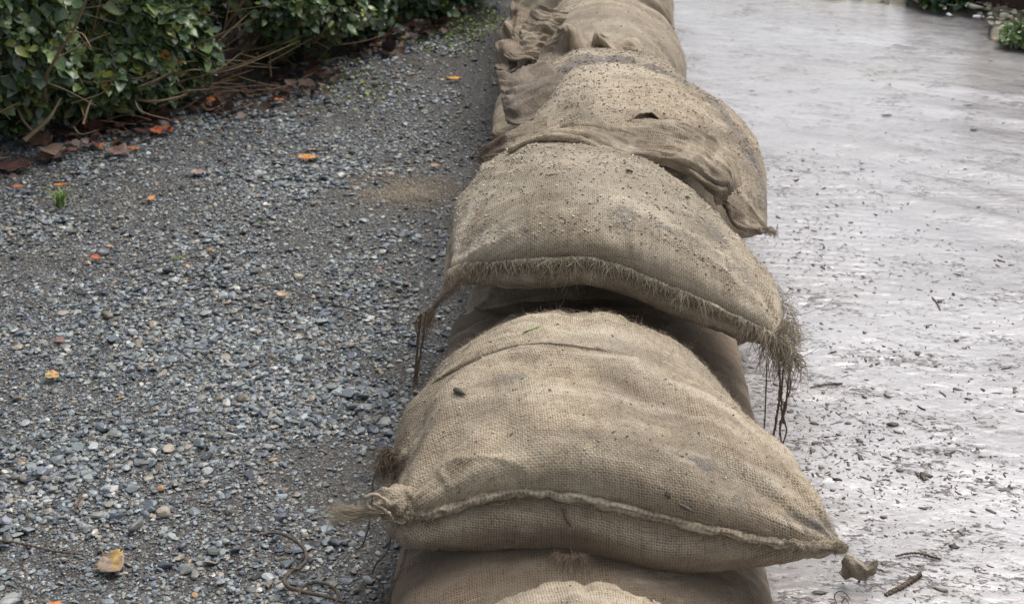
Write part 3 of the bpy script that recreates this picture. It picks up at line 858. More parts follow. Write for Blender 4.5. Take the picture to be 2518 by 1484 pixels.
# ---- B: big front bag with the long curved hem
seamB = [PZ(985, 1262, .185), PZ(1060, 1262, .19), PZ(1180, 1228, .21), PZ(1290, 1212, .22), PZ(1400, 1217, .222), PZ(1520, 1242, .215),
         PZ(1650, 1277, .205), PZ(1800, 1310, .198), PZ(1950, 1335, .196), PZ(2068, 1345, .20)]
bkB = [PY(1110, 850, 1.82), PY(1300, 780, 1.88), PY(1560, 800, 1.88), PY(1790, 880, 1.83)]
bkB = [np.array([-0.085, 1.82, .14]), np.array([0.04, 1.845, .135]), np.array([0.18, 1.845, .135]), np.array([0.262, 1.81, .14])]
def toneB(U, V, a, b):  # bleached fibres, plus the upper right highlight painted into the tone
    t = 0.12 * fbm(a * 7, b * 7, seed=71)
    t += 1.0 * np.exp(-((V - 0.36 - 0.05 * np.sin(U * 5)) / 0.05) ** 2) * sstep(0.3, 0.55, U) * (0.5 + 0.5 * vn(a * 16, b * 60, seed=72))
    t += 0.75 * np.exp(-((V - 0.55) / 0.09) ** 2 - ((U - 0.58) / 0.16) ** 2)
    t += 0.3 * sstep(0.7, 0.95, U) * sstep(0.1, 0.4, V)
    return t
def mudB(U, V, a, b):
    m = 0.10 + 0.26 * fbm(a * 13, b * 22, seed=81, octv=3)
    m += 0.55 * np.exp(-((V - 0.40) / 0.022) ** 2 - ((U - 0.33) / 0.05) ** 2) + 0.45 * np.exp(-((V - 0.10) / 0.02) ** 2 - ((U - 0.72) / 0.05) ** 2) + 0.4 * np.exp(-((V - 0.28) / 0.03) ** 2 - ((U - 0.25) / 0.09) ** 2)
    m += 0.30 * np.exp(-((V - 0.05) / 0.03) ** 2) * sstep(0.62, 0.8, U)
    return m
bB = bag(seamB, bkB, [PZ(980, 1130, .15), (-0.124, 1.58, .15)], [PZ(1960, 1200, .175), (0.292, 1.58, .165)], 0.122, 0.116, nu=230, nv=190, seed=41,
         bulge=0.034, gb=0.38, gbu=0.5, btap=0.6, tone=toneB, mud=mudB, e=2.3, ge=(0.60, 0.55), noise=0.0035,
         mult=[[1.12, 1, 1, 0.95, 0.8], [1.38, 1.12, 1.03, 1.0, 0.9], [1.45, 1.34, 1.33, 1.25, 1.0], [0.85, 1.15, 1.35, 1.2, 0.8]],
         folds=[(0.0, 0.05, 0.10, 0.34, 0.020, -0.016), (0.10, 0.34, 0.30, 0.50, 0.024, -0.010), (0.25, 0.40, 0.95, 0.34, 0.022, 0.007), (0.30, 0.30, 0.80, 0.22, 0.025, -0.006), (0.45, 0.52, 0.55, 0.85, 0.022, -0.009), (0.02, 0.06, 0.22, 0.42, 0.028, 0.008), (0.97, 0.03, 0.75, 0.30, 0.02, 0.006), (0.98, 0.05, 0.62, 0.12, 0.014, -0.006),
                (0.42, 0.62, 0.50, 0.95, 0.02, -0.006)])
rB = bag_obj("sandbag", bB, M_bur, "largest front sandbag with a long curved hem and a pointed corner over the mud", GT)
hem(rB, bB['front'], 0.0074, 91, M_bur, off=(0, -0.004, 0.003))
a = Acc(); g = np.random.default_rng(190); n_ = 2600; i0 = g.integers(2, len(bB['front']) - 2, n_)
P_ = bB['front'][i0] + np.array([0, -0.006, 0.004]) + g.normal(size=(n_, 3)) * [.003, .003, .004]
D_ = g.normal(size=(n_, 3)) * [1.0, .5, .6] + [0, -0.35, 0]; D_ /= np.linalg.norm(D_, axis=1)[:, None]
fibres(a, P_, D_, 0.006 * np.exp(.4 * g.normal(size=n_)), 0.00022, 4, 0.8, 0.2, colv=g.random(n_), g=g)
o = a.build("hem_fray", M_fib, rB); o["kind"] = "stuff"
fuzz(bB, rB, 20000, 502, L=0.0065, rad=0.00016)
a = Acc(); g = np.random.default_rng(90)
k_ = g.integers(0, len(bB['left']), 900); k_ = k_[k_ > 10]
P_ = bB['left'][k_] + np.array([0, 0, .01]) + 0.006 * g.normal(size=(len(k_), 3)); D_ = np.array([-1, -0.1, 0.3]) + 0.5 * g.normal(size=(len(k_), 3)); D_ /= np.linalg.norm(D_, axis=1)[:, None]
fibres(a, P_, D_, 0.010, 0.00014, 3, .5, colv=g.random(len(k_)), g=g)
o = a.build("side_fuzz", M_fib, rB); o["kind"] = "stuff"
# knotted ear at the left end of the hem
ctrl = [[PY(1025, 1200, 1.40), PY(985, 1190, 1.40), PY(950, 1200, 1.40), PY(925, 1222, 1.40)],
        [PY(1035, 1235, 1.385), PY(990, 1228, 1.37), PY(950, 1232, 1.37), PY(915, 1238, 1.375)],
        [PY(1030, 1270, 1.385), PY(990, 1280, 1.37), PY(955, 1272, 1.37), PY(925, 1255, 1.375)]]
patch(rB, "hem_ear", ctrl, M_bur, (44, 44), 0.0045, 92, 0.006, (40, 30), tone=lambda U, V: 0.35 + 0 * U)
strands(rB, "tie_loop", [([PY(950, 1232, 1.365), PY(925, 1215, 1.36), PY(900, 1222, 1.36), PY(905, 1245, 1.36), PY(935, 1255, 1.36), PY(960, 1262, 1.36)], 0.0022),
                         ([PY(915, 1238, 1.362), PY(940, 1250, 1.36), PY(965, 1275, 1.362), PY(940, 1280, 1.36)], 0.0020)], M_fib, 90, 93)
a = Acc(); tassel(a, PY(905, 1262, 1.36), (-1, 0, 0.02), 420, 0.048, 0.10, 94, 0.00022, 0.05); tassel(a, PY(930, 1262, 1.36), (-1, 0, 0), 200, 0.03, 0.12, 95, 0.0003, 0.0)
a.build("tie_tail", M_fib, rB)
grit(bB, 1800, 702, 0.0006, 0.0022)
crumbs(bB, 220, 802, None, 0.0010, 0.0045)

# ---- C: second bag with the frayed fringe
seamC = [PZ(1108, 672, .262), PZ(1150, 655, .272), PZ(1240, 650, .285), PZ(1330, 645, .296), PZ(1430, 640, .305), PZ(1520, 658, .302), PZ(1600, 692, .292),
         PZ(1700, 735, .278), PZ(1800, 780, .262), PZ(1862, 810, .25), PZ(1925, 842, .235)]
bkC = [np.array([-0.055, 2.27, .235]), np.array([0.05, 2.32, .27]), np.array([0.19, 2.32, .27]), np.array([0.315, 2.25, .22])]
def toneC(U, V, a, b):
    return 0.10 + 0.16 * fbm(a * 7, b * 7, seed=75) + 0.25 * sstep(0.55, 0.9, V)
def mudC(U, V, a, b):
    return 0.20 + 0.32 * fbm(a * 10, b * 12, seed=85, octv=3) + 0.25 * np.exp(-((V - 0.10) / 0.05) ** 2)
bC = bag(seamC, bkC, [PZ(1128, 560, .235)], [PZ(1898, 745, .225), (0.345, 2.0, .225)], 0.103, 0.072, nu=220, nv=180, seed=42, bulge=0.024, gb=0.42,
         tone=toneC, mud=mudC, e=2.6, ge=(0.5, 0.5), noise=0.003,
         mult=[[1, 1, 1, 1], [1.0, 1.0, 0.98, 0.98], [1.06, 1.12, 0.92, 0.9], [1.05, 1.1, 0.75, 0.7]],
         folds=[(0.0, 0.02, 0.10, 0.35, 0.02, -0.006), (0.98, 0.03, 0.90, 0.4, 0.02, -0.006)])
rC = bag_obj("sandbag", bC, M_bur2, "second sandbag from the front with a frayed fringe along its hem", GT)
fuzz(bC, rC, 14000, 503, L=0.006)
hem(rC, bC['front'], 0.0058, 95, M_bur2, off=(0, -0.003, 0.003))
a = Acc(); g = np.random.default_rng(96)
n_ = 4200; t_ = g.random(n_)
tk = np.round(t_ * 150 + 0.4 * g.normal(size=n_)) / 150; tk = np.clip(tk + 0.0016 * g.normal(size=n_), 0, 1)     # yarns hang in clumps
idx = tk * (len(bC['front']) - 1); i0 = np.clip(idx.astype(int), 0, len(bC['front']) - 2)
P_ = bC['front'][i0] * (1 - (idx - i0))[:, None] + bC['front'][i0 + 1] * (idx - i0)[:, None]
kc = np.round(tk * 150)
comb = np.stack([0.5 * vn(kc * 0.77, 3.1, seed=9), -1.0 + 0.3 * vn(kc * 1.7, 2.2, seed=19), -0.75 - 0.5 * vn(kc * 0.9, 8.8, seed=10)], -1)
comb += 0.36 * g.normal(size=comb.shape); comb /= np.linalg.norm(comb, axis=1)[:, None]
P_ += np.stack([0 * t_, -0.008 - 0.003 * g.random(n_), 0.001 + 0.009 * g.random(n_)], -1)
Lf = 0.029 * (0.62 + 0.55 * vn(kc * 0.63, 1.5, seed=12) + 0.3 * vn(tk * 9, 1.5, seed=13)) * np.where(g.random(n_) < 0.55, g.uniform(0.2, 0.5, n_), g.uniform(0.6, 1.2, n_))
rr_ = np.where(g.random(n_) < 0.16, 0.00105, 0.00034)
Lf = np.where(rr_ > .0008, Lf * 0.9, Lf)
fibres(a, P_, comb, Lf, rr_, 6, 0.6, 0.5, colv=np.clip(0.40 + 0.5 * vn(kc * 1.3, 4.4, seed=14) + 0.3 * g.normal(size=n_), 0, 1), g=g)
a.build("frayed_fringe", M_fib, rC)
# right side fringe
a = Acc(); n_ = 420; t_ = g.random(n_) ** 0.8; i0 = (t_ * 0.62 * (len(bC['right']) - 1)).astype(int)
P_ = bC['right'][i0] + np.array([0.012, 0, 0.012]) + 0.006 * g.normal(size=(n_, 3)); D_ = np.array([0.6, -0.4, -0.35]) + 0.45 * g.normal(size=(n_, 3)); D_ /= np.linalg.norm(D_, axis=1)[:, None]
fibres(a, P_, D_, 0.014 * g.uniform(.4, 1.3, n_), np.where(g.random(n_) < .3, .0011, .0004), 6, 1.1, 0.6, colv=g.random(n_), g=g)
a.build("side_fringe", M_fib, rC)
# ragged corner tuft + strings
tipC = bC['front'][-1]
a = Acc()
for k in range(9):
    q_ = tipC + np.array([-0.028 + 0.006 * k, 0.0, 0.004 - 0.0035 * k])
    tassel(a, q_, (0.35 + 0.08 * k, -0.4, -0.9), 12, 0.026, 0.6, 950 + k, 0.0011, 0.9, 1.0)
    tassel(a, q_, (0.3, -0.4, -0.9), 8, 0.015, 0.9, 930 + k, 0.0003, 0.9, 1.4)
tassel(a, tipC + np.array([-0.01, 0, 0.01]), (0.8, 0, 1.3), 26, 0.05, 0.14, 970, 0.0006, 0)
tassel(a, tipC + np.array([0.005, 0, -0.005]), (1, 0, 0.0), 20, 0.03, 0.15, 971, 0.0006, 0)
a.build("corner_tuft", M_fib, rC)
Yt = tipC[1] - 0.005
strands(rC, "hanging_twine", [([PY(1886, 878, Yt), PY(1884, 950, Yt), PY(1880, 1040, Yt), PY(1876, 1085, Yt)], 0.0011),
                              ([PY(1915, 880, Yt), PY(1918, 960, Yt), PY(1912, 1010, Yt), PY(1902, 1070, Yt), PY(1895, 1115, Yt)], 0.0017),
                              ([PY(1928, 880, Yt), PY(1924, 930, Yt), PY(1921, 990, Yt), PY(1926, 1040, Yt)], 0.0015),
                              ([PY(1946, 880, Yt), PY(1938, 940, Yt), PY(1932, 1000, Yt), PY(1918, 1050, Yt), PY(1924, 1105, Yt)], 0.0016),
                              ([PY(1936, 900, Yt), PY(1944, 950, Yt), PY(1926, 1010, Yt), PY(1934, 1060, Yt), PY(1920, 1100, Yt)], 0.0012)], M_fibd, 50, 98)
# loose open mouth lying behind
Z = PZ
mouth = [[Z(1245, 372, .36), Z(1330, 345, .372), Z(1420, 358, .375), Z(1500, 392, .366), Z(1600, 396, .362), Z(1690, 432, .35), Z(1750, 478, .335), Z(1768, 505, .315)],
         [Z(1250, 360, .372), Z(1340, 335, .383), Z(1430, 345, .386), Z(1510, 366, .380), Z(1610, 376, .378), Z(1700, 408, .366), Z(1765, 462, .348), Z(1782, 490, .318)],
         [Z(1262, 352, .368), Z(1350, 326, .378), Z(1440, 322, .386), Z(1530, 328, .384), Z(1640, 342, .382), Z(1725, 372, .376), Z(1785, 425, .362), Z(1806, 470, .325)],
         [Z(1285, 345, .355), Z(1360, 318, .365), Z(1450, 308, .372), Z(1560, 302, .374), Z(1660, 306, .370), Z(1740, 335, .362), Z(1795, 385, .345), Z(1815, 450, .315)],
         [Z(1300, 350, .335), Z(1370, 325, .342), Z(1455, 312, .348), Z(1560, 306, .348), Z(1660, 312, .345), Z(1735, 345, .338), Z(1785, 400, .32), Z(1800, 465, .30)]]
patch(rC, "open_mouth", mouth, M_bur, (130, 220), 0.0025, 99, 0.0065, (34, 8), tone=lambda U, V: 0.05 + 0.3 * vn(U * 9, V * 9, seed=5), mudv=0.3)
grit(bC, 9000, 703, 0.0006, 0.0030, lambda U, V: 0.2 + sstep(0.0, 0.5, V) * 1.2 + 0.6 * np.exp(-(V / .1) ** 2))
crumbs(bC, 260, 803, None, 0.0012, 0.0045)

# ---- D: muddy creased bag
D_F = [np.array([-0.005, 2.26, .22]), np.array([0.06, 2.22, .26]), np.array([0.18, 2.18, .26]), PZ(1885, 566, .185)]
D_K = [np.array([0.055, 2.98, .21]), np.array([0.07, 3.02, .23]), np.array([0.2, 3.02, .23]), np.array([0.36, 2.94, .20])]
def mudD(U, V, a, b):
    cl = 0.40 + 0.18 * (1 - ((U - 0.42) / 0.36) ** 2)
    m = 0.16 + 0.2 * fbm(a * 9, b * 16, seed=87, octv=3)
    m += (0.75 + 0.75 * fbm(U * 9, V * 16, seed=88, octv=3)) * np.exp(-((V - cl + 0.02 * vn(U * 7, 1, seed=5)) / (0.045 + 0.02 * vn(U * 5, 3, seed=7))) ** 2) * sstep(0.02, 0.2, U) * (1 - 0.75 * sstep(0.72, 0.95, U))
    m += 0.35 * np.exp(-((V - 0.42) / 0.03) ** 2 - ((U - 0.35) / 0.10) ** 2) + 0.35 * sstep(0.8, 1, U) * np.exp(-((V - .1) / .15) ** 2)
    return m
bD = bag(D_F, D_K, [(0.02, 2.58, .22)], [PZ(1868, 430, .19), (0.40, 2.68, .20)], 0.150, 0.08, nu=220, nv=200, seed=43,
         mud=mudD, e=2.8, ge=(0.5, 0.5), noise=0.004, tone=lambda U, V, a, b: 0.16 + 0.18 * fbm(a * 6, b * 6, seed=78),
         mult=[[0.8, 1, 1, 0.9], [0.9, 0.98, 0.98, 0.95], [1.0, 1.0, 1.0, 1.0], [1.0, 1.02, 1.02, 1.0]],
         folds=[(0.04, 0.26, 0.22, 0.52, 0.022, -0.016), (0.20, 0.50, 0.45, 0.585, 0.020, -0.016), (0.42, 0.585, 0.66, 0.50, 0.018, -0.012), (0.64, 0.50, 0.85, 0.20, 0.018, -0.008), (0.2, 0.40, 0.5, 0.48, 0.03, 0.007), (0.0, 0.02, 0.4, 0.30, 0.025, -0.010)])
rD = bag_obj("sandbag", bD, M_bur, "third sandbag from the front, crossed by a crease full of grey mud", GT)
fuzz(bD, rD, 8000, 504, L=0.006)
grit(bD, 15000, 704, 0.0007, 0.0032, lambda U, V: 0.5 + 0 * U + 1.0 * sstep(0.6, 0.9, V))
clD = lambda U: 0.40 + 0.18 * (1 - ((U - 0.42) / 0.36) ** 2)
crumbs(bD, 1300, 804, lambda U, V: 0.3 + 6 * (vn(U * 22, V * 22, seed=6) > 0) * np.exp(-((V - clD(U)) / .045) ** 2), 0.0014, 0.006)
bvD = None
from mathutils.bvhtree import BVHTree as _BT
bvD = _BT.FromPolygons([tuple(v) for v in bD['V']], [tuple(f) for f in bD['F']])
def onD(px, py, up=0.0):
    d = ray(px, py); h = bvD.ray_cast((0, 0, CAM_H), tuple(d / np.linalg.norm(d))); q = np.array(h[0]); q[2] += up; return q
lipm = [[onD(1548, 296), onD(1565, 284), onD(1590, 278), onD(1612, 284), onD(1630, 296)],
        [onD(1550, 298, .002), onD(1567, 290, .009), onD(1590, 286, .012), onD(1612, 290, .009), onD(1628, 298, .002)],
        [onD(1552, 301, .001), onD(1569, 300, .013), onD(1590, 300, .017), onD(1610, 300, .013), onD(1626, 301, .001)]]
patch(rD, "torn_pocket", lipm, M_burd, (30, 40), 0.002, 131, 0.001, (30, 30))
# raised flap at the left
flap = [[PY(1221, 183, 2.66), PY(1250, 178, 2.66), PY(1290, 170, 2.68), PY(1340, 158, 2.70), PY(1400, 140, 2.74)],
        [PY(1230, 215, 2.60), PY(1262, 215, 2.58), PY(1300, 205, 2.59), PY(1350, 190, 2.62), PY(1415, 165, 2.68)],
        [PY(1240, 255, 2.55), PY(1270, 262, 2.51), PY(1305, 250, 2.52), PY(1350, 225, 2.56), PY(1410, 190, 2.63)],
        [PY(1250, 305, 2.50), PY(1280, 310, 2.47), PY(1310, 295, 2.48), PY(1350, 262, 2.52), PY(1400, 215, 2.60)]]
patch(rD, "raised_flap", flap, M_burd, (60, 70), 0.003, 101, 0.007, (26, 12), tone=lambda U, V: -0.25 + 0.3 * vn(U * 6, V * 6, seed=2), mudv=0.5)  # low tone paints the shade of the steep flap; mudv adds its mud
# gathered neck at the left front
neck = [[PY(1340, 285, 2.42), PY(1270, 325, 2.36), PY(1215, 352, 2.33), PY(1178, 372, 2.32)],
        [PY(1345, 320, 2.34), PY(1275, 345, 2.29), PY(1220, 365, 2.27), PY(1185, 385, 2.28)],
        [PY(1330, 370, 2.30), PY(1275, 385, 2.27), PY(1225, 392, 2.26), PY(1188, 395, 2.27)]]
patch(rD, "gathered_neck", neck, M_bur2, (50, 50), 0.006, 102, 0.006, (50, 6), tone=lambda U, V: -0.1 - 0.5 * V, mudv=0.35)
a = Acc()
for k in range(8):
    tassel(a, PY(1185 + 8 * k, 385 - 7 * k, 2.28), (-0.8, -0.3, -0.1), 50, 0.016, 0.6, 980 + k, 0.0003)
a.build("neck_fray", M_fibd, rD)
a = Acc()
for k in range(12):
    tassel(a, bD['front'][-1] + np.array([-0.03 + 0.004 * k, 0.002 * (k % 3), 0.014 - 0.0016 * k]), (0.6, -0.4, -0.6), 46, 0.010, 0.7, 1000 + k, 0.0004)
a.build("corner_tuft", M_fib, rD)
# hanging clump under the right corner
ctrl = [[PY(1765, 480, 2.20), PY(1800, 505, 2.19), PY(1840, 530, 2.19), PY(1870, 545, 2.20)],
        [PY(1785, 510, 2.18), PY(1805, 545, 2.175), PY(1840, 562, 2.175), PY(1875, 568, 2.18)],
        [PY(1800, 530, 2.20), PY(1815, 560, 2.20), PY(1845, 570, 2.20), PY(1870, 572, 2.21)]]
patch(rD, "torn_corner", ctrl, M_burd, (40, 40), 0.006, 103, 0.004, (40, 30), mudv=0.4)

# ---- E: ruffled bag
E_F = [np.array([0.045, 2.90, .25]), np.array([0.08, 2.86, .27]), np.array([0.25, 2.86, .27]), np.array([0.365, 2.92, .24])]
E_K = [np.array([0.07, 3.52, .21]), np.array([0.12, 3.56, .23]), np.array([0.25, 3.56, .23]), np.array([0.39, 3.48, .20])]
bE = bag(E_F, E_K, [(0.05, 3.2, .22)], [(0.392, 3.2, .21)], 0.145, 0.07, nu=160, nv=130, seed=44, e=3.0, ge=(0.42, 0.5), noise=0.003,
         tone=lambda U, V, a, b: 0.05 + 0.15 * fbm(a * 6, b * 6, seed=79), puck=0.004,
         mult=[[0.75, 1, 1, 0.95], [0.72, 1.03, 1.0, 0.97], [0.7, 1.04, 0.96, 0.97], [0.8, 1.0, 0.95, 1.0]])
rE = bag_obj("sandbag", bE, M_bur2, "fourth sandbag from the front with ruffled gathers down its left side", GT)
fuzz(bE, rE, 3500, 505, L=0.006)
grit(bE, 1500, 705); crumbs(bE, 160, 805)
ruf = [[PY(1330, 15, 3.05), PY(1290, 45, 3.02), PY(1262, 95, 2.95), PY(1240, 140, 2.86)],
       [PY(1350, 22, 3.02), PY(1312, 62, 2.98), PY(1282, 110, 2.91), PY(1262, 155, 2.82)],
       [PY(1375, 25, 3.02), PY(1345, 65, 2.97), PY(1318, 105, 2.92), PY(1300, 150, 2.84)],
       [PY(1400, 30, 3.05), PY(1375, 75, 3.00), PY(1350, 120, 2.94), PY(1330, 165, 2.86)]]
patch(rE, "ruffled_edge", ruf, M_bur2, (60, 140), 0.003, 105, 0.007, (9, 40), tone=lambda U, V: -0.1 + 0.3 * vn(U * 9, V * 20, seed=3))
ruf2 = [[PY(1262, 5, 3.15), PY(1248, 50, 3.08), PY(1235, 100, 2.98), PY(1216, 170, 2.85)],
        [PY(1285, 10, 3.08), PY(1268, 60, 3.00), PY(1256, 105, 2.93), PY(1240, 178, 2.80)],
        [PY(1310, 20, 3.08), PY(1290, 65, 3.02), PY(1280, 112, 2.94), PY(1270, 172, 2.82)]]
patch(rE, "side_cloth", ruf2, M_burd, (50, 100), 0.004, 106, 0.010, (18, 9))
# mouth tufts standing behind the muddy bag's crest
def tuft(root, pts, seed, mat=M_bur):
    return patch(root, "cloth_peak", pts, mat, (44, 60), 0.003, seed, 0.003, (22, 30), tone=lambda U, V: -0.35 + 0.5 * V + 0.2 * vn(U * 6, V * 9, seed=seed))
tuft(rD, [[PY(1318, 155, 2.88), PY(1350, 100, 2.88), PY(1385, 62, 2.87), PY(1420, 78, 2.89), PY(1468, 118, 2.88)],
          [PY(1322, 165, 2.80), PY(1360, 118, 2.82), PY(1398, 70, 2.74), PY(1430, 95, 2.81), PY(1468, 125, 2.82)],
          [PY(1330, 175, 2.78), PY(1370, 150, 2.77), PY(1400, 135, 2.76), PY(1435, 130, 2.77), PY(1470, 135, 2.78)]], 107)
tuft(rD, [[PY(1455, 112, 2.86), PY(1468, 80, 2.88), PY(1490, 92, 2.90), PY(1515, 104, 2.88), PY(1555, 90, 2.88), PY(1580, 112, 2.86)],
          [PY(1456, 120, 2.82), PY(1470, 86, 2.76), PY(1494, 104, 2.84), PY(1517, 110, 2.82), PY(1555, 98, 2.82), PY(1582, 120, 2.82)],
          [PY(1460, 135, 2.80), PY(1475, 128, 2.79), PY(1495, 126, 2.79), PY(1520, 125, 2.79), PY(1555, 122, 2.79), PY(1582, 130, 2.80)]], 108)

# ---- F and the rest of the course beyond the picture's top edge
far = [(0.0, 0.405, 3.47, 4.10, "fifth sandbag from the front, its face just showing at the top edge"),
       (0.02, 0.43, 4.02, 4.65, "sixth sandbag from the front, hidden behind the fifth at the top edge")]
for i, (x0, x1, y0, y1, lab) in enumerate(far):
    b_ = box_bag(x0, x1, y0, y1, 0.24, 0.14, 0.08, 300 + i, nu=120, nv=100, e=3.0, gk=0.46, fz=0.03)
    r_ = bag_obj("sandbag", b_, M_bur2, lab, GT); fuzz(b_, r_, 2000, 510 + i); hem(r_, b_['front'], 0.005, 310 + i, M_bur2)

tag(grit_acc.build("sand_grit", M_grit, smooth=False), "sand grains scattered over the tops of the sandbags", "sand", kind="stuff")
tag(chip_acc.build("bark_crumbs", M_grit, smooth=False), "dark crumbs of bark and mud stuck on the sandbags", "debris", kind="stuff")

# ------------------------------------------------------------------ leaves
def leaf_shape(n=9, w=0.33, serr=0.0, fold=0.25, curl=0.25, seed=0):
    """ovate leaf along +x, length 1: returns V,F"""
    g = np.random.default_rng(seed)
    t = np.linspace(0, 1, n)
    hw = w * np.sin(np.pi * t ** 0.75) ** 0.85
    hw = hw * (1 + serr * g.normal(size=n)); hw[0] = 0.01; hw[-1] = 0.005
    z = curl * (t - 0.5) ** 2 * 2 * (1 if seed % 2 else -1) + 0.05 * g.normal(size=n) * curl
    mid = np.stack([t, 0 * t, z - 0.0], -1)
    le = np.stack([t, hw, z + fold * hw], -1); ri = np.stack([t, -hw, z + fold * hw * g.uniform(0.5, 1.2)], -1)
    V = np.stack([ri, mid, le], 1).reshape(-1, 3)
    return V, grid_faces(n, 3)

def leaves_into(acc, P, D, Nn, S, col, tmpl):
    """P pos, D long axis, Nn approx normal, S length"""
    D = D / np.linalg.norm(D, axis=1)[:, None]
    B = np.cross(Nn, D); B /= np.linalg.norm(B, axis=1)[:, None] + 1e-9
    N2 = np.cross(D, B)
    T = np.array([t[0] for t in tmpl]); F = tmpl[0][1]
    ti = rng.integers(0, len(T), len(P)); V = T[ti] * S[:, None, None]
    W = P[:, None] + V[..., 0:1] * D[:, None] + V[..., 1:2] * B[:, None] + V[..., 2:3] * N2[:, None]
    nv = W.shape[1]
    acc.add(W.reshape(-1, 3), ((np.arange(len(P)) * nv)[:, None, None] + F[None]).reshape(-1, 4), col=np.repeat(col, nv, axis=0))

TM = [leaf_shape(6, 0.27 + 0.02 * k, 0.04, 0.3, 0.22, k) for k in range(8)]

def hedge(name, pa, pb, n, label, seed, height=1.15, gap=None, size=0.028, nst=70, sprawl=0):
    """foliage over a strip from pa to pb (foot of the hedge, road side)"""
    g = np.random.default_rng(seed)
    root = empty(name); tag(root, label, "hedge", "hedge shrubs along the footpath")
    pa, pb = np.array(pa), np.array(pb); ax = pb - pa; Lh = np.linalg.norm(ax); ax = ax / Lh
    outn = np.array([ax[1], -ax[0]])            # towards the path
    t = g.random(n) * Lh; h = 0.01 + height * g.random(n) ** 1.15
    dep = np.where(g.random(n) < 0.68, g.exponential(0.05, n), g.uniform(0, 0.95, n))
    lump = 0.12 * fbm(t * 3.2, h * 4.0, seed=seed, octv=3) + 0.05 * vn(t * 9, h * 9, seed=seed + 1)
    under = -0.10 * np.clip(1 - h / 0.16, 0, 1) ** 1.2     # recedes at the foot
    offo = 0.05 + lump + under - dep + 0.05 * np.clip(h / 0.5, 0, 1)
    x = pa[0] + ax[0] * t + outn[0] * offo; y = pa[1] + ax[1] * t + outn[1] * offo
    P = np.stack([x, y, h], -1)
    keep = (h > 0.045 + 0.04 * vn(t * 7, 2, seed=seed + 4)) | (g.random(n) < 0.3)
    clump = vn(t * 11, h * 11, dep * 5, seed + 7)
    keep &= (clump > -0.28) | (g.random(n) < 0.22)
    if gap is not None:
        gp, gr = gap
        d = np.sqrt(((P - gp) / np.array(gr)) ** 2 @ np.ones(3))
        keep &= d > 1 + 0.15 * vn(t * 20, h * 20, seed=seed)
    P, dep_k = P[keep], dep[keep]; m = len(P)
    D = np.stack([outn[0] * 0.5 + 0.8 * g.normal(size=m), outn[1] * 0.5 + 0.8 * g.normal(size=m), -0.55 + 0.6 * g.normal(size=m)], -1)
    Nn = np.stack([outn[0] * 0.7 + 0.5 * g.normal(size=m), outn[1] * 0.7 + 0.5 * g.normal(size=m), 0.8 + 0.4 * g.normal(size=m)], -1)
    pal = np.array([(0.095, 0.15, 0.06), (0.145, 0.205, 0.085), (0.065, 0.11, 0.05), (0.20, 0.26, 0.09), (0.15, 0.20, 0.14)])
    c = pal[g.integers(0, 5, m)] * g.uniform(0.5, 1.6, (m, 1)); w = g.random(m)
    c[w < 0.06] = (0.24, 0.27, 0.06); c[w > 0.992] = (0.45, 0.24, 0.05)
    S = size * np.exp(0.25 * g.normal(size=m))
    a = Acc(); leaves_into(a, P, D, Nn, S, c, TM); a.build("foliage", M_leaf, root)
    a = Acc()
    for k in range(nst):
        tt = g.random() * Lh; o0 = g.uniform(-0.30, -0.04)
        b0 = np.array([pa[0] + ax[0] * tt + outn[0] * o0, pa[1] + ax[1] * tt + outn[1] * o0, -0.01])
        dr = np.array([ax[0] * g.normal() * 0.5 + outn[0] * g.uniform(-0.1, 0.5), ax[1] * g.normal() * 0.5 + outn[1] * g.uniform(-0.1, 0.5), g.uniform(0.4, 1.3)])
        Ls = g.uniform(0.25, 0.8)
        p = [b0, b0 + dr * Ls * 0.3 + g.normal(size=3) * 0.02, b0 + dr * Ls * 0.65 + g.normal(size=3) * 0.03, b0 + dr * Ls + g.normal(size=3) * 0.04]
        r0 = g.uniform(0.002, 0.0045)
        tube(a, p, [r0, r0 * 0.8, r0 * 0.4], 6, n=10, wob=0.3, seed=k)
        for q in range(3):
            s0 = np.array(p[1]) * (1 - q / 3) + np.array(p[2]) * (q / 3)
            e0 = s0 + np.array([outn[0] * g.uniform(0, 0.2), outn[1] * g.uniform(0, 0.2), g.uniform(-0.05, 0.12)]) + g.normal(size=3) * 0.05
            tube(a, [s0, (s0 + e0) / 2 + g.normal(size=3) * 0.012, e0], [r0 * 0.5, r0 * 0.3, r0 * 0.2], 5, n=7, seed=k + q)
    for k in range(sprawl):
        tt = g.random() * Lh; o0 = g.uniform(-0.14, 0.10)
        b0 = np.array([pa[0] + ax[0] * tt + outn[0] * o0, pa[1] + ax[1] * tt + outn[1] * o0, g.uniform(0.0, 0.12)])
        dr = np.array([ax[0] * g.uniform(-0.3, 1) + outn[0] * g.uniform(0.0, 0.5), ax[1] * g.uniform(-0.3, 1) + outn[1] * g.uniform(0.0, 0.5), g.uniform(-0.05, 0.5)])
        Ls = g.uniform(0.12, 0.36); r0 = g.uniform(0.0012, 0.0034)
        p = [b0, b0 + dr * Ls * 0.5 + g.normal(size=3) * 0.012, b0 + dr * Ls + g.normal(size=3) * 0.02]
        for q in p: q[2] = max(q[2], 0.004)
        tube(a, p, [r0, r0 * 0.8, r0 * 0.4], 5, n=9, wob=0.3, seed=k)
    a.build("branches", M_stem, root)
    return root

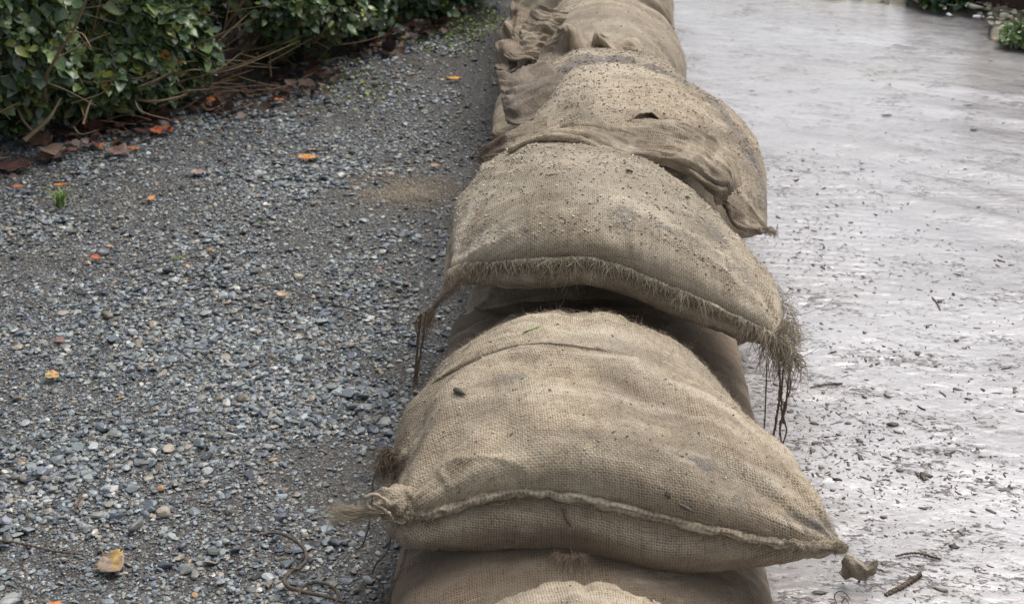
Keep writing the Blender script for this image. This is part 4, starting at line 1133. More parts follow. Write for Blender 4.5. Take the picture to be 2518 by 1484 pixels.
hp = lambda px, py: PZ(px, py, 0.0)[:2]
gapc = PZ(505, 175, 0.02); gapc[2] = 0.12; gapc[1] += 0.05
gapd = (gapc, (0.17, 0.24, 0.20))
hedge("hedge_shrub", (-2.1, 2.35), hp(120, 330), 44000, "nearest leafy hedge shrub at the left edge of the picture", 51, gap=gapd, nst=22, sprawl=60)
hedge("hedge_shrub", hp(120, 330), hp(470, 235), 35000, "dark green hedge shrub with bare stems sprawling left of the dark hollow", 52, gap=gapd, nst=34, sprawl=130)
hedge("hedge_shrub", hp(470, 235), hp(830, 140), 33000, "dense hedge shrub right of the dark hollow", 53, gap=gapd, nst=20, sprawl=60)
hedge("hedge_shrub", hp(830, 140), hp(1190, 0), 24000, "farthest hedge shrub, ending where the path narrows at the top", 54, nst=14, size=0.038)
hedge("hedge_shrub", hp(1190, 0), (0.05, 8.5), 9000, "hedge shrub beyond the top edge of the picture", 55, nst=20, size=0.04)

# bare branches sprawling out at the hedge foot
def branch(pts, r, label, name="bare_branch", mat=None, grp="bare branches at the hedge foot", forks=()):
    a = Acc(); tube(a, pts, [r, r * 0.8, r * 0.45], 8, n=22, wob=0.35, seed=int(pts[0][0] * 1000) % 97)
    for f in forks: tube(a, f, [r * 0.6, r * 0.3], 6, n=12, wob=0.3, seed=3)
    return tag(a.build(name, mat or M_stem), label, "branch", grp)
branch([PY(250, 235, 3.62), PY(310, 222, 3.55), PY(370, 205, 3.5), PY(430, 172, 3.48)], 0.0055, "pale cut branch pointing right at the hedge foot", forks=([PY(330, 215, 3.53), PY(360, 185, 3.52), PY(395, 170, 3.5)], [PY(290, 228, 3.56), PY(320, 205, 3.58), PY(372, 172, 3.56)]))
branch([PY(385, 130, 3.75), PY(400, 120, 3.72), PY(430, 100, 3.70), PY(470, 55, 3.7)], 0.0045, "forked brown branch rising beside the dark hollow in the hedge", forks=([PY(425, 103, 3.70), PY(418, 85, 3.72), PY(445, 78, 3.72)], [PY(385, 130, 3.75), PY(378, 190, 3.7), PY(370, 230, 3.68)]))
branch([PY(60, 345, 3.28), PY(90, 320, 3.3), PY(125, 285, 3.32), PY(150, 240, 3.36)], 0.0055, "brown stem slanting up over the litter at the left edge", forks=([PY(85, 325, 3.3), PY(60, 300, 3.32), PY(45, 270, 3.34)],))
branch([PY(265, 265, 3.52), PY(280, 240, 3.5), PY(300, 205, 3.5)], 0.005, "short upright stem between the sprawling branches")
branch([PY(310, 240, 3.55), PY(380, 250, 3.5), PY(440, 238, 3.5), PY(460, 232, 3.5)], 0.004, "low brown branch lying under the dark hollow", forks=([PY(330, 243, 3.53), PY(350, 275, 3.4), PY(420, 295, 3.36)],))
branch([PY(205, 305, 3.34), PY(215, 270, 3.36), PY(225, 245, 3.38)], 0.003, "thin grey forked stick standing in the gravel at the hedge foot", forks=([PY(208, 290, 3.35), PY(200, 265, 3.36)],))
for k in range(14):
    px = 440 + k * 13; g = np.random.default_rng(k)
branch([PZ(430, 205, .02), PZ(500, 212, .03), PZ(580, 222, .01), PZ(640, 236, .005)], 0.0035, "long dead twig lying along the foot of the hedge right of the hollow", forks=([PZ(450, 215, .03), PZ(520, 205, .04), PZ(600, 208, .02)], [PZ(480, 232, .01), PZ(550, 225, .02), PZ(615, 225, .01)]))

# litter under the hedge (uncountable)
a = Acc(); g = np.random.default_rng(61); n = 1300
x = g.uniform(-1.9, 0.0, n); y = hedge_line(x) + g.normal(size=n) * 0.13 - 0.02 + np.abs(g.normal(size=n)) * 0.14
k = (x < wall_x(y) - 0.12) & (vn(x * 5, y * 5, seed=62) > -0.25); x, y = x[k], y[k]; n = len(x)
P_ = np.stack([x, y, 0.004 + 0.012 * g.random(n)], -1); D_ = g.normal(size=(n, 3)) * np.array([1, 1, 0.25]); N_ = np.array([0, 0, 1.0]) + 0.35 * g.normal(size=(n, 3))
pal = np.array([(0.07, 0.038, 0.028), (0.10, 0.06, 0.045), (0.045, 0.028, 0.022), (0.15, 0.105, 0.08), (0.09, 0.038, 0.026)])
c_ = pal[g.integers(0, 5, n)] * g.uniform(0.6, 1.4, (n, 1)); w = g.random(n); c_[w < 0.02] = (0.45, 0.16, 0.05)
leaves_into(a, P_, D_, N_, 0.028 * np.exp(0.35 * g.normal(size=n)), c_, TM)
tag(a.build("leaf_litter", M_dead), "brown leaf litter under the hedge", "leaf litter", kind="stuff")

# ---- individual fallen leaves
def fallen(px, py, L, ang, col, label, col2=None, w=0.36, tilt=0.15, curl=0.3, seed=0, z=0.0, lobed=False, tz=0.010):
    g = np.random.default_rng(seed + 1000)
    p = PZ(px, py, z); n = 22; m = 9
    t = np.linspace(0, 1, n)
    hw = w * np.sin(np.pi * t ** 0.8) ** 0.9 * (1 + 0.05 * g.normal(size=n) - 0.07 * (np.arange(n) % 2))
    if lobed: hw = w * (np.sin(np.pi * t) ** 0.7) * (0.62 + 0.55 * np.abs(np.sin(t * np.pi * 2.6 + 0.4)))
    hw[0] = 0.012; hw[-1] = 0.004
    s = np.linspace(-1, 1, m)
    X = np.repeat(t[:, None], m, 1) + (0.06 * np.abs(s)[None] * (1 if lobed else 0)); Y = hw[:, None] * s[None]
    Zz = curl * ((X - 0.5) ** 2) + 0.35 * np.abs(Y) * g.uniform(0.3, 1) + 0.05 * vn(X * 5, Y * 9, seed=seed) + 0.012 * np.abs(np.sin(X * 22 - np.abs(Y) * 12))
    Zz -= Zz.min()
    V = np.stack([X - 0.5, Y, Zz], -1) * L
    ca, sa = math.cos(ang), math.sin(ang)
    ct, st = math.cos(tilt), math.sin(tilt)
    V = np.stack([V[..., 0], V[..., 1] * ct - V[..., 2] * st, V[..., 1] * st + V[..., 2] * ct], -1)
    V = np.stack([V[..., 0] * ca - V[..., 1] * sa, V[..., 0] * sa + V[..., 1] * ca, V[..., 2]], -1)
    base = p + np.array([0, 0, (ground_z(p[0], p[1]) if z == 0 else 0) + tz - V[..., 2].min() * 0.8])
    c = np.array(col)[None, None] * (1 + 0.25 * fbm(X * 6, Y * 10, seed=seed)[..., None])
    if col2 is not None:
        f = sstep(-0.15, 0.2, vn(X * 3, Y * 6, seed=seed + 5) + 0.2)[..., None]; c = c * (1 - f) + np.array(col2) * f
    vein = (np.abs(Y) < 0.02)[..., None]; c = np.where(vein, c * 1.3, c)
    a = Acc(); W = (V + base)
    Wt = W.reshape(-1, 3); na = n * m; F1 = grid_faces(n, m)
    ids = np.arange(na).reshape(n, m); ring = np.r_[ids[:, 0], ids[-1, 1:], ids[-2::-1, -1], ids[0, -2:0:-1]]; r2 = np.roll(ring, -1)
    a.add(np.vstack([Wt, Wt - np.array([0, 0, 0.0005])]), np.vstack([F1, F1[:, ::-1] + na, np.stack([r2, ring, ring + na, r2 + na], -1)]), col=np.vstack([c.reshape(-1, 3)] * 2))
    root = a.build("fallen_leaf", M_dead); tag(root, label, "leaf", "fallen leaves lying on the gravel")
    st_ = Acc(); e = base + np.array([-ca, -sa, 0]) * L * 0.5 + np.array([0, 0, V[0, m // 2, 2]])
    tube(st_, [e + np.array([ca, sa, 0]) * 0.003, e + np.array([-ca, -sa, 0.1]) * L * 0.15, e + np.array([-ca * 1.0, -sa * 1.3, 0.0]) * L * 0.32], [0.0009, 0.0006], 5, n=7, col=np.array(col) * 0.7)
    st_.build("leaf_stalk", M_dead, root)
    return root
O, Yl, Rd, Br, Pk, Gn, Tn = (0.50, 0.19, 0.05), (0.60, 0.34, 0.07), (0.42, 0.09, 0.03), (0.12, 0.065, 0.04), (0.32, 0.20, 0.15), (0.22, 0.30, 0.10), (0.45, 0.33, 0.20)
fallen(757, 382, 0.052, R(5), (0.62, 0.29, 0.05), "bright yellow orange leaf in the middle of the footpath", O, seed=1, w=0.22)
fallen(278, 1384, 0.047, R(-50), (0.42, 0.27, 0.09), "large pointed tan and brown leaf on the near gravel", (0.27, 0.20, 0.15), w=0.42, seed=2, tilt=0.3, curl=0.2)
fallen(130, 922, 0.030, R(-30), (0.13, 0.20, 0.09), "green leaf with an orange tip on the gravel at the left", (0.62, 0.34, 0.14), seed=3, w=0.36)
fallen(237, 637, 0.028, R(-35), (0.42, 0.12, 0.05), "red orange leaf beside the mauve grey stone", seed=4, w=0.3)
fallen(395, 324, 0.060, R(-8), (0.42, 0.15, 0.07), "crumpled red orange leaf on the gravel below the hedge", Rd, seed=5, lobed=True)
fallen(330, 370, 0.034, R(-25), (0.52, 0.20, 0.06), "small orange leaf beside the pale brown leaf near the hedge", seed=6, w=0.25)
fallen(290, 378, 0.070, R(-12), (0.27, 0.18, 0.15), "pale brown curled leaf at the hedge foot", (0.18, 0.11, 0.09), seed=7, lobed=True)
fallen(485, 422, 0.034, R(-10), (0.30, 0.22, 0.19), "dull mauve brown leaf lying flat in the gravel", seed=8, lobed=True)
fallen(1118, 190, 0.042, R(10), (0.70, 0.33, 0.04), "small yellow leaf on the path close to the wall of bags", seed=9, w=0.26)
fallen(1088, 190, 0.014, R(20), (0.60, 0.45, 0.20), "tiny pale leaf next to the small yellow leaf", seed=10)
fallen(756, 152, 0.045, R(5), (0.34, 0.42, 0.22), "pale green leaf resting at the far hedge foot", seed=11, w=0.34)
fallen(694, 726, 0.024, R(-10), (0.46, 0.31, 0.20), "tan leaf in the middle of the gravel beside the long thin twig", seed=12, w=0.36)
fallen(935, 657, 0.009, R(60), (0.45, 0.08, 0.03), "tiny dark red leaf on the dark grit near the bags", seed=13)
fallen(372, 488, 0.028, R(75), (0.50, 0.30, 0.18), "upright pale orange leaf below the mauve brown one", O, seed=14, w=0.22, tilt=0.5)
fallen(535, 245, 0.050, R(-20), (0.50, 0.16, 0.08), "red curled leaf at the edge of the hedge shadow", seed=15, lobed=True, tilt=0.4)
fallen(510, 268, 0.060, R(10), (0.36, 0.33, 0.30), "pale grey brown leaf under the red curled leaf", Br, seed=16, lobed=True)
fallen(570, 190, 0.040, R(5), (0.55, 0.28, 0.03), "orange leaf under the hedge right of the hollow", seed=17, w=0.25)
fallen(150, 452, 0.038, R(3), (0.50, 0.19, 0.06), "rust orange leaf just above the grass tuft", seed=18, w=0.2)
fallen(45, 455, 0.030, R(0), (0.38, 0.15, 0.08), "small rust brown leaf left of the grass tuft", seed=19, w=0.25)
fallen(30, 405, 0.085, R(-10), (0.11, 0.055, 0.045), "large dark maroon leaf at the left edge", seed=20, lobed=True)
fallen(95, 348, 0.085, R(-30), (0.17, 0.10, 0.075), "large brown curled leaf beneath the slanting hedge stem", seed=21, lobed=True, tilt=0.35)
fallen(125, 385, 0.075, R(12), (0.20, 0.13, 0.10), "brown crumpled leaf below the slanting hedge stem", seed=22, lobed=True)
fallen(130, 1478, 0.022, R(25), (0.62, 0.22, 0.06), "orange leaf cut off by the bottom edge at the left", seed=23, w=0.2)
fallen(945, 112, 0.060, R(-8), (0.50, 0.31, 0.12), "faded yellow leaf on the far path", seed=24, w=0.14)
fallen(868, 122, 0.024, R(0), (0.60, 0.24, 0.03), "small orange leaf on the far path by the hedge foot", seed=25)
fallen(1070, 395, 0.026, R(5), (0.30, 0.19, 0.14), "dull pinkish leaf on the path near the gathered bag neck", seed=26, w=0.34)
fallen(1090, 32, 0.05, R(0), (0.60, 0.34, 0.05), "yellow leaf lying at the top of the path", seed=27)
fallen(150, 845, 0.022, R(-15), (0.24, 0.13, 0.12), "small dark purple leaf in the gravel at the left", seed=28)

# ---- leaf scraps and splinters on the bags
from mathutils.bvhtree import BVHTree
bvh = {}
for nm, b_ in (('B', bB), ('C', bC), ('D', bD)):
    bvh[nm] = BVHTree.FromPolygons([tuple(v) for v in b_['V']], [tuple(f) for f in b_['F']])
def hit(nm, px, py):
    d = ray(px, py); h = bvh[nm].ray_cast((0, 0, CAM_H), tuple(d / np.linalg.norm(d)))
    return (np.array(h[0]), np.array(h[1])) if h[0] is not None else (None, None)
def on_bag(nm, p0, p1, r, name, mat, label, cat, lift=0.001):
    a, na_ = hit(nm, *p0); b, nb = hit(nm, *p1)
    if a is None or b is None: return
    if na_[2] < 0: na_ = -na_
    if nb[2] < 0: nb = -nb
    ac = Acc(); m_ = (a + b) / 2 + na_ * (lift + r)
    tube(ac, [a + na_ * (lift + r * .6), m_, b + nb * (lift + r * .6)], [r * 0.5, r, r * 0.7, r * 0.15], 7, n=14, wob=0.4, seed=int(p0[0]), col=np.array([0.2, 0.3, 0.08]))
    tag(ac.build(name, mat), label, cat, "bits of debris resting on the sandbags")
on_bag('B', (1366, 1202), (1382, 1186), 0.0014, "wood_splinter", M_chip, "orange wood splinter just above the curved hem", "splinter")
on_bag('B', (1385, 1250), (1412, 1312), 0.0022, "twig", M_twig, "short brown twig stuck on the front face under the hem", "twig")
on_bag('B', (1285, 818), (1335, 803), 0.0011, "grass_sprig", M_grass, "green grass blade on the crest of the big front bag", "grass blade")
on_bag('B', (1118, 962), (1148, 975), 0.0035, "leaf_scrap", M_clod, "dark curled leaf scrap on the left of the big front bag", "leaf scrap")
on_bag('B', (1668, 1235), (1712, 1258), 0.0028, "leaf_scrap", M_clod, "dark grey leaf scrap near the right half of the hem", "leaf scrap")
on_bag('B', (1640, 1205), (1646, 1225), 0.0035, "leaf_scrap", M_clod, "small round grey flake above the dark scrap by the hem", "leaf scrap")
on_bag('C', (1538, 424), (1556, 428), 0.0032, "bark_chip", M_clod, "dark bark chip at the back of the fringed bag", "bark chip")
on_bag('C', (1684, 485), (1696, 492), 0.0018, "bark_chip", M_clod, "small dark chip on the right shoulder of the fringed bag", "bark chip")
on_bag('C', (1340, 435), (1378, 428), 0.0008, "twig", M_twig, "thin twig lying on the fringed bag's left shoulder", "twig")

# ------------------------------------------------------------------ twigs, twine, grass on the ground
def gtube(pix, r, name, mat, label, cat, grp=None, z=0.006, n=60, road_=False, twist=8, fray=0, seed=0):
    pts = []
    for q in pix:
        p = PZ(q[0], q[1], (q[2] if len(q) > 2 else 0)); 
        p[2] = (q[2] if len(q) > 2 else 0) + (0.012 if road_ else z); pts.append(p)
    a = Acc(); tube(a, pts, [r * .7, r, r, r * 0.8], 8, n=n, wob=0.5, twist=twist, seed=seed, tone=0.5)
    if fray:
        g = np.random.default_rng(seed); c = catmull(np.array(pts), np.sort(g.random(fray))); D = g.normal(size=(fray, 3)); D /= np.linalg.norm(D, axis=1)[:, None]
        fibres(a, c, D, 0.006, 0.00016, 3, .5, colv=g.random(fray), g=g)
    return tag(a.build(name, mat), label, cat, grp)
gtube([(640, 1322), (680, 1318), (715, 1330), (745, 1352), (755, 1380), (740, 1402), (715, 1415), (700, 1435), (710, 1450), (740, 1462), (790, 1472), (850, 1490)], 0.0028, "twine", M_root,
      "long muddy twine curling over the grit at the bottom", "twine", "old twine on the ground", seed=4, fray=120)
gtube([(735, 1478), (745, 1452), (775, 1440, .006), (810, 1447, .006), (832, 1470), (825, 1495)], 0.0022, "twine", M_root, "looped end of muddy twine at the bottom edge", "twine", "old twine on the ground", seed=5, fray=80)
gtube([(0, 1342), (60, 1352), (130, 1368), (205, 1378)], 0.0018, "twig", M_twig, "thin reddish twig left of the large brown leaf", "twig", "twigs on the ground", z=0.010)
gtube([(206, 1222), (196, 1248), (182, 1272)], 0.0016, "twig", M_twig, "short pale twig in the gravel at lower left", "twig", "twigs on the ground", z=0.010)
gtube([(590, 705), (690, 718), (790, 752), (880, 775), (1010, 815)], 0.0012, "twig", M_twig, "long thin twig running across the gravel to the wall", "twig", "twigs on the ground", z=0.010)
gtube([(340, 1110), (365, 1122), (392, 1138)], 0.0010, "twig", M_twig, "tiny dark twig on the gravel", "twig", "twigs on the ground", z=0.010)
gtube([(520, 640), (480, 655), (430, 640)], 0.0008, "twig", M_twig, "hair thin stalk beside a greenish patch", "twig", "twigs on the ground", z=0.009)
gtube([(2175, 1482), (2215, 1462), (2240, 1445), (2262, 1430)], 0.0035, "stick", M_twig, "thick stick lying on the mud at the bottom right", "stick", "sticks on the mud road", road_=True)
gtube([(2290, 745), (2302, 760), (2310, 778)], 0.0016, "stick", M_twig, "short thin dark stick on the mud right of centre", "stick", "sticks on the mud road", road_=True)
gtube([(1990, 968), (2040, 960), (2070, 958)], 0.0014, "stick", M_twig, "thin pale stick on the mud right of the hanging twine", "stick", "sticks on the mud road", road_=True)
gtube([(2200, 1385), (2250, 1378), (2310, 1392)], 0.0018, "stick", M_twig, "mud coated stick right of the torn scrap", "stick", "sticks on the mud road", road_=True)
gtube([(2010, 1105), (2030, 1125), (2055, 1145)], 0.0014, "stick", M_twig, "crooked little stick in the mud beside the big front bag", "stick", "sticks on the mud road", road_=True)

def grass_tuft(px, py, n, L, label, seed, spread=0.5):
    g = np.random.default_rng(seed); p = PZ(px, py, 0.0); p[2] = ground_z(p[0], p[1]); a = Acc()
    for k in range(n):
        th = g.uniform(0, 6.28); l = L * g.uniform(0.5, 1.1); d = np.array([math.cos(th), math.sin(th), 0]) * spread * g.uniform(0.4, 1.3)
        b = p + g.normal(size=3) * np.array([.005, .005, 0]); w = g.uniform(0.0012, 0.0030)
        pts = np.array([b, b + d * l * .3 + [0, 0, l * .5], b + d * l * .75 + [0, 0, l * .8], b + d * l * 1.2 + [0, 0, l * .75]])
        c = catmull(pts, np.linspace(0, 1, 8)); sd = np.array([-math.sin(th), math.cos(th), 0.0]); ww = w * np.linspace(1, .08, 8)[:, None]
        V = np.stack([c - sd * ww, c + sd * ww * 0.2 - np.array([0, 0, .0006]), c + sd * ww], 1).reshape(-1, 3)
        a.add(V, grid_faces(8, 3), col=np.array([0.24, 0.36, 0.09]) * g.uniform(.6, 1.4))
    tag(a.build("grass_tuft", M_grass), label, "grass", "small grass tufts in the gravel")
grass_tuft(148, 498, 60, 0.046, "bright green grass tuft in the gravel at the left", 1, 0.7)
grass_tuft(690, 383, 9, 0.012, "tiny green sprout beside the yellow orange leaf", 2)
grass_tuft(562, 412, 8, 0.012, "tiny green sprout right of the mauve brown leaf", 3)
grass_tuft(632, 535, 7, 0.012, "tiny green sprout in the middle gravel", 4)
grass_tuft(440, 635, 10, 0.014, "flat yellow green sprout on the gravel", 5, 1.0)
grass_tuft(845, 30, 40, 0.05, "green plant at the far hedge foot", 6)
grass_tuft(800, 145, 34, 0.045, "yellow green plant beside the pale green leaf", 7)
a = Acc(); g = np.random.default_rng(9)
for (px, py, rx_, n_) in ((1112, 62, .10, 700), (1120, 20, .09, 300), (900, 225, .06, 70), (840, 178, .05, 60)):
    p = PZ(px, py, 0)
    q = p[None] + g.normal(size=(n_, 3)) * np.array([rx_, rx_ * 1.6, 0]); q = q[q[:, 0] < wall_x(q[:, 1]) - .12]
    q[:, 2] = ground_z(q[:, 0], q[:, 1]) + 0.004
    D = g.normal(size=q.shape) * [1, 1, .3] + [0, 0, .7]
    leaves_into(a, q, D, np.cross(D, g.normal(size=q.shape)), g.uniform(.006, .016, len(q)), np.array([[.26, .33, .09]]) * g.uniform(.6, 1.3, (len(q), 1)), TM)
tag(a.build("moss", M_grass), "low green moss and seedlings on the far path", "moss", kind="stuff")

# ------------------------------------------------------------------ debris on the mud
a = Acc(); g = np.random.default_rng(71)
N = 80000
x = g.uniform(0.26, 2.2, N); y = 1.1 + (g.random(N) ** 1.3) * 4.2
cl = fbm(x * 5, y * 7, seed=73, octv=3)
keep = (x > wall_x(y) + 0.15) & (g.random(N) < np.clip(0.05 + 0.85 * sstep(0.05, 0.8, cl) * (0.5 + 0.5 * np.sign(vn(x * 30, y * 34, seed=74))), 0, 1) * np.clip((2.3 / y) ** 3, 0.04, 1.0))
x, y = x[keep], y[keep]
for (px, py, rr_, nn) in ((2000, 1180, .05, 260), (2110, 1120, .06, 320), (2190, 1180, .06, 220), (1960, 1010, .05, 200), (2340, 1130, .05, 160), (2110, 690, .08, 260), (1990, 560, .08, 220), (2330, 1290, .04, 90),
                         (2020, 1290, .04, 140), (2280, 1480, .05, 110), (1930, 640, .06, 160), (2240, 900, .06, 120), (2050, 850, .06, 150), (2420, 780, .08, 160), (1900, 420, .10, 240), (2150, 1040, .05, 200)):
    p = PZ(px, py, 0); xx = p[0] + g.normal(size=nn) * rr_ * 1.2; yy = p[1] + g.normal(size=nn) * rr_
    kk = xx > wall_x(yy) + .17; x = np.r_[x, xx[kk]]; y = np.r_[y, yy[kk]]
s = np.clip(0.0016 * np.exp(0.68 * g.normal(size=len(x))), 0.0007, 0.0075)
c_ = np.array([[0.085, 0.070, 0.057]]) * g.uniform(0.6, 2.4, (len(x), 1))
T_, F_ = rock_templates(0, 24, 5); T_ = T_ * np.array([1.3, 0.75, 0.6])
ti = g.integers(0, 24, len(x)); th = g.normal(size=len(x)) * 1.1 - 0.15; V = T_[ti] * s[:, None, None] * g.uniform(.6, 1.25, (len(x), 1, 3)) * (1 + 0.25 * g.normal(size=(len(x), 12, 1)))
V = np.stack([V[..., 0] * np.cos(th)[:, None] - V[..., 1] * np.sin(th)[:, None], V[..., 0] * np.sin(th)[:, None] + V[..., 1] * np.cos(th)[:, None], V[..., 2]], -1)
W_ = V + np.stack([x, y, road_z(x, y) + s * .04], -1)[:, None]
a.add(W_.reshape(-1, 3), ((np.arange(len(x)) * 12)[:, None, None] + F_[None]).reshape(-1, 3), col=np.repeat(c_, 12, axis=0))
tag(a.build("mud_crumbs", M_grit), "dark crumbs of leaf and mud strewn over the wet road", "debris", kind="stuff")

def clod(px, py, r, label, seed):
    p = PZ(px, py, 0.012); a = Acc(); T_, F_ = rock_templates(1, 3, seed)
    V = T_[0] * r; V = V * (1 + 0.2 * vn(V[:, 0:1] * 200, V[:, 1:2] * 200, V[:, 2:3] * 200, seed))
    a.add(V * [1.5, .8, .7] + p + [0, 0, r * .2], F_)
    tag(a.build("mud_clod", M_clod), label, "clod", "dark clods lying on the mud road")
clod(2193, 1045, 0.008, "dark leaf like clod on the mud at right", 1)
clod(2012, 1458, 0.007, "rounded dark clod near the bottom edge of the mud", 2)
clod(2290, 875, 0.003, "tiny dark clod far right on the mud", 3)
clod(2180, 285, 0.011, "dark fleck on the far mud", 4)
clod(2395, 320, 0.008, "small dark fleck on the far mud near the right edge", 5)
# torn scrap with stalks standing in the mud right of the big bag's corner
root = empty("torn_scrap"); tag(root, "torn muddy sacking scrap with stalks below the pointed bag corner", "scrap")
b0 = PZ(2110, 1415, 0.0)[1]
Yc = 1.50
patch(root, "sacking", [[PY(2068, 1400, Yc), PY(2080, 1365, Yc), PY(2100, 1372, Yc), PY(2130, 1392, Yc), PY(2155, 1372, Yc)],
                        [PY(2066, 1412, Yc - .01), PY(2090, 1388, Yc - .012), PY(2112, 1388, Yc - .012), PY(2135, 1402, Yc - .01), PY(2158, 1385, Yc)],
                        [PY(2075, 1422, Yc), PY(2095, 1420, Yc - .008), PY(2115, 1425, Yc - .008), PY(2138, 1420, Yc - .006), PY(2150, 1410, Yc)]], M_bur2, (30, 40), 0.0012, 120, .003, (30, 50), mudv=.35)
strands(root, "stalk", [([PY(2115, 1420, Yc), PY(2112, 1435, Yc), PY(2108, 1455, Yc), PZ(2106, 1462, .01)], .0014),
                        ([PY(2128, 1420, Yc), PY(2127, 1445, Yc), PZ(2125, 1478, .01)], .0006)], M_twig)
strands(root, "curled_stalk", [([PZ(2060, 1490, .012), PZ(2052, 1462, .02), PZ(2070, 1452, .03), PZ(2090, 1470, .012)], .0006),
                        ([PZ(2070, 1478, .012), PZ(2080, 1470, .02), PZ(2090, 1490, .012)], .0006)], M_twig)

# ------------------------------------------------------------------ far verge beyond the road
edge = np.array([PZ(1640, -70)[:2], PZ(1860, -14)[:2], PZ(1985, 2)[:2], PZ(2150, 20)[:2], PZ(2300, 42)[:2], PZ(2440, 66)[:2], PZ(2470, 100)[:2], PZ(2560, 128)[:2], (3.2, 3.2), (6.0, 2.0)])
e3 = catmull(np.c_[edge, np.zeros(len(edge))], np.linspace(0, 1, 260)); 
dirn = np.array([0.45, 0.9]); rows = []
for d in np.r_[0, 0.03, 0.08, np.linspace(0.15, 1.2, 30), 3, 10, 60]:
    q = e3.copy(); q[:, :2] += dirn * d; q[:, 0] += 0.02 * vn(np.arange(260) * .3, d * 9) ; q[:, 1] += 0.03 * vn(np.arange(260) * .25, 5 + d * 9)
    q[:, 2] = 0.004 + 0.035 * min(1, d / .1) + (0.02 * fbm(q[:, 0] * 9, q[:, 1] * 9, seed=8, octv=3) if d > 0 else 0)
    rows.append(q)
Vg = np.stack(rows, 1); tag(build("verge", Vg.reshape(-1, 3), grid_faces(Vg.shape[0], Vg.shape[1]), M_verge), kind="structure")
a = Acc(); g = np.random.default_rng(81); n = 2600
i_ = g.integers(0, 259, n); d_ = g.exponential(0.22, n) + .03
q = e3[i_].copy(); q[:, :2] += dirn * d_[:, None]; q[:, 2] = 0.05; q += g.normal(size=q.shape) * [.03, .03, .006]
pal = np.array([(0.26, 0.19, 0.15), (0.34, 0.31, 0.25), (0.18, 0.13, 0.10), (0.40, 0.39, 0.34), (0.28, 0.29, 0.20)])
leaves_into(a, q, g.normal(size=q.shape) * [1, 1, .3], np.array([0, 0, 1.]) + .5 * g.normal(size=q.shape), g.uniform(.012, .034, n), pal[g.integers(0, 5, n)], TM)
tag(a.build("verge_litter", M_dead), "brown leaf litter along the far verge", "leaf litter", kind="stuff")

def bush(px, py, dy, r, n, label, seed, pal, size=.03, nm="low_bush", hz=0.8):
    g = np.random.default_rng(seed); p = PZ(px, py, 0.03); p[1] += dy; root = empty(nm); tag(root, label, "bush", "plants on the far verge")
    d = g.normal(size=(n, 3)); d /= np.linalg.norm(d, axis=1)[:, None]; d[:, 2] = np.abs(d[:, 2])
    P = p + d * (r * g.uniform(.35, 1, (n, 1)) ** .6 * (1 + .25 * fbm(d[:, 0:1] * 3, d[:, 1:2] * 3, d[:, 2:3] * 3, seed))) * [1, 1, hz]
    c = np.array(pal)[g.integers(0, len(pal), n)] * g.uniform(.7, 1.35, (n, 1)); a = Acc()
    leaves_into(a, P, d + .7 * g.normal(size=d.shape), d * .5 + [0, 0, .6] + .4 * g.normal(size=d.shape), size * np.exp(.25 * g.normal(size=n)), c, TM)
    a.build("foliage", M_leaf, root); a = Acc()
    for k in range(14):
        e = p + np.array([g.normal() * r * .5, g.normal() * r * .5, r * hz * g.uniform(.5, .9)])
        tube(a, [p + g.normal(size=3) * .01, (p + e) / 2 + g.normal(size=3) * .01, e], [.003, .0015], 5, n=8, seed=k)
    a.build("stems", M_stem, root); return p
bush(2362, 22, .13, .14, 1500, "dark green bush beyond the mud road", 91, [(.05, .09, .03), (.08, .12, .03), (.04, .08, .05)])
pB = bush(2535, 104, .02, .085, 900, "pale green plant at the right edge of the mud road", 92, [(.22, .32, .12), (.30, .38, .20), (.38, .42, .30), (.16, .24, .12)], .022, hz=0.6)
g = np.random.default_rng(3); a = Acc(); p = PZ(2447, 97, .05)
for k in range(9):
    th = k * .7; leaves_into(a, p[None], np.array([[math.cos(th), math.sin(th), .3]]), np.array([[0, 0, 1.]]), np.array([.011]), np.array([[.55, .22, .07]]), TM)
tag(a.build("orange_flower", M_dead), "small orange flower beside the pale green plant", "flower")
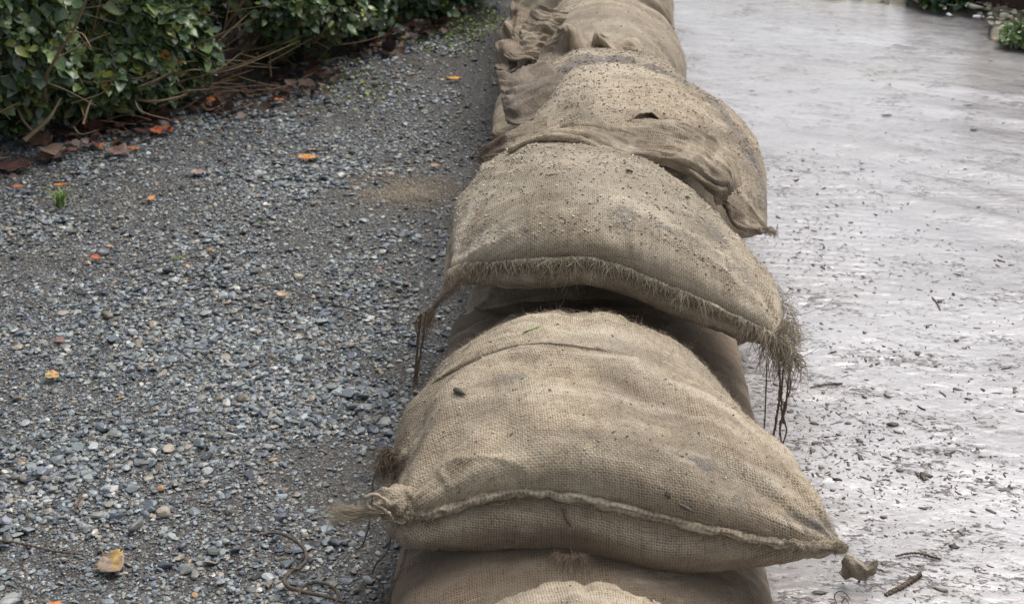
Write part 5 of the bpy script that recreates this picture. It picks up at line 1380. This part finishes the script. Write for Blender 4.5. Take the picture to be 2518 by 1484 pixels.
# dark brown plank wall at the upper right
root = empty("plank_fence"); tag(root, "dark brown plank fence at the top right corner", "fence")
fa, fb = PZ(2400, 26, 0.02), PZ(2640, 58, 0.02); fd = fb - fa; Lf_ = np.linalg.norm(fd[:2]); fd = fd / Lf_; fn = np.array([-fd[1], fd[0], 0])
def box(acc, c, ax_, ay_, hx, hy, z0, z1, **at):
    V = []
    for sx in (-1, 1):
        for sy in (-1, 1):
            for z in (z0, z1): q = c + ax_ * sx * hx + ay_ * sy * hy; V.append([q[0], q[1], z])
    acc.add(V, np.array([[0, 1, 3, 2], [4, 6, 7, 5], [0, 4, 5, 1], [2, 3, 7, 6], [0, 2, 6, 4], [1, 5, 7, 3]]), **at)
k = 0; t = 0.0
while t < 1.9:
    wd = 0.075 + 0.02 * random.random(); a = Acc(); box(a, fa + fd * (t + wd / 2), fd, fn, wd / 2, .011 + .004 * (k % 2), 0.0, 0.42 + .02 * random.random())
    a.build("plank", M_planter, root, smooth=False); t += wd + .004; k += 1
for zz in (.10, .32):
    a = Acc(); box(a, fa + fd * .95 + fn * .036, fd, fn, .96, .02, zz, zz + .07); a.build("rail", M_planter, root, smooth=False)
for (px, py, r, lab, mt, sd) in ((2333, 36, .012, "pale crumpled litter on the far verge", M_wrap, 1), (2402, 42, .014, "bluish white crumpled litter below the dark bush", M_wrap, 2)):
    p = PZ(px, py, .045); a = Acc(); T_, F_ = rock_templates(1, 3, sd + 30)
    V = T_[0] * r; V = V * (1 + .35 * vn(V[:, 0:1] * 160, V[:, 1:2] * 160, V[:, 2:3] * 160, sd)); a.add(V * [1.1, .8, .8] + p, F_); tag(a.build("litter", mt, smooth=False), lab, "litter", "pale litter on the far verge")
for (px, py, r, lab, sd) in ((2400, 16, .03, "cream stone at the foot of the dark bush", 3), (2472, 36, .026, "pale stone at the foot of the plank fence", 4), (2515, 28, .017, "small white stone in front of the plank fence", 5), (2180, 6, .022, "dark clod of earth on the far verge", 6)):
    p = PZ(px, py, .05); a = Acc(); rocks(a, p[None], np.array([r]), np.array([(.45, .42, .36) if sd < 6 else (.13, .10, .08)]), 1, sd + 400, .2)
    tag(a.build("verge_stone", M_rock, smooth=False), lab, "stone", "stones on the far verge")
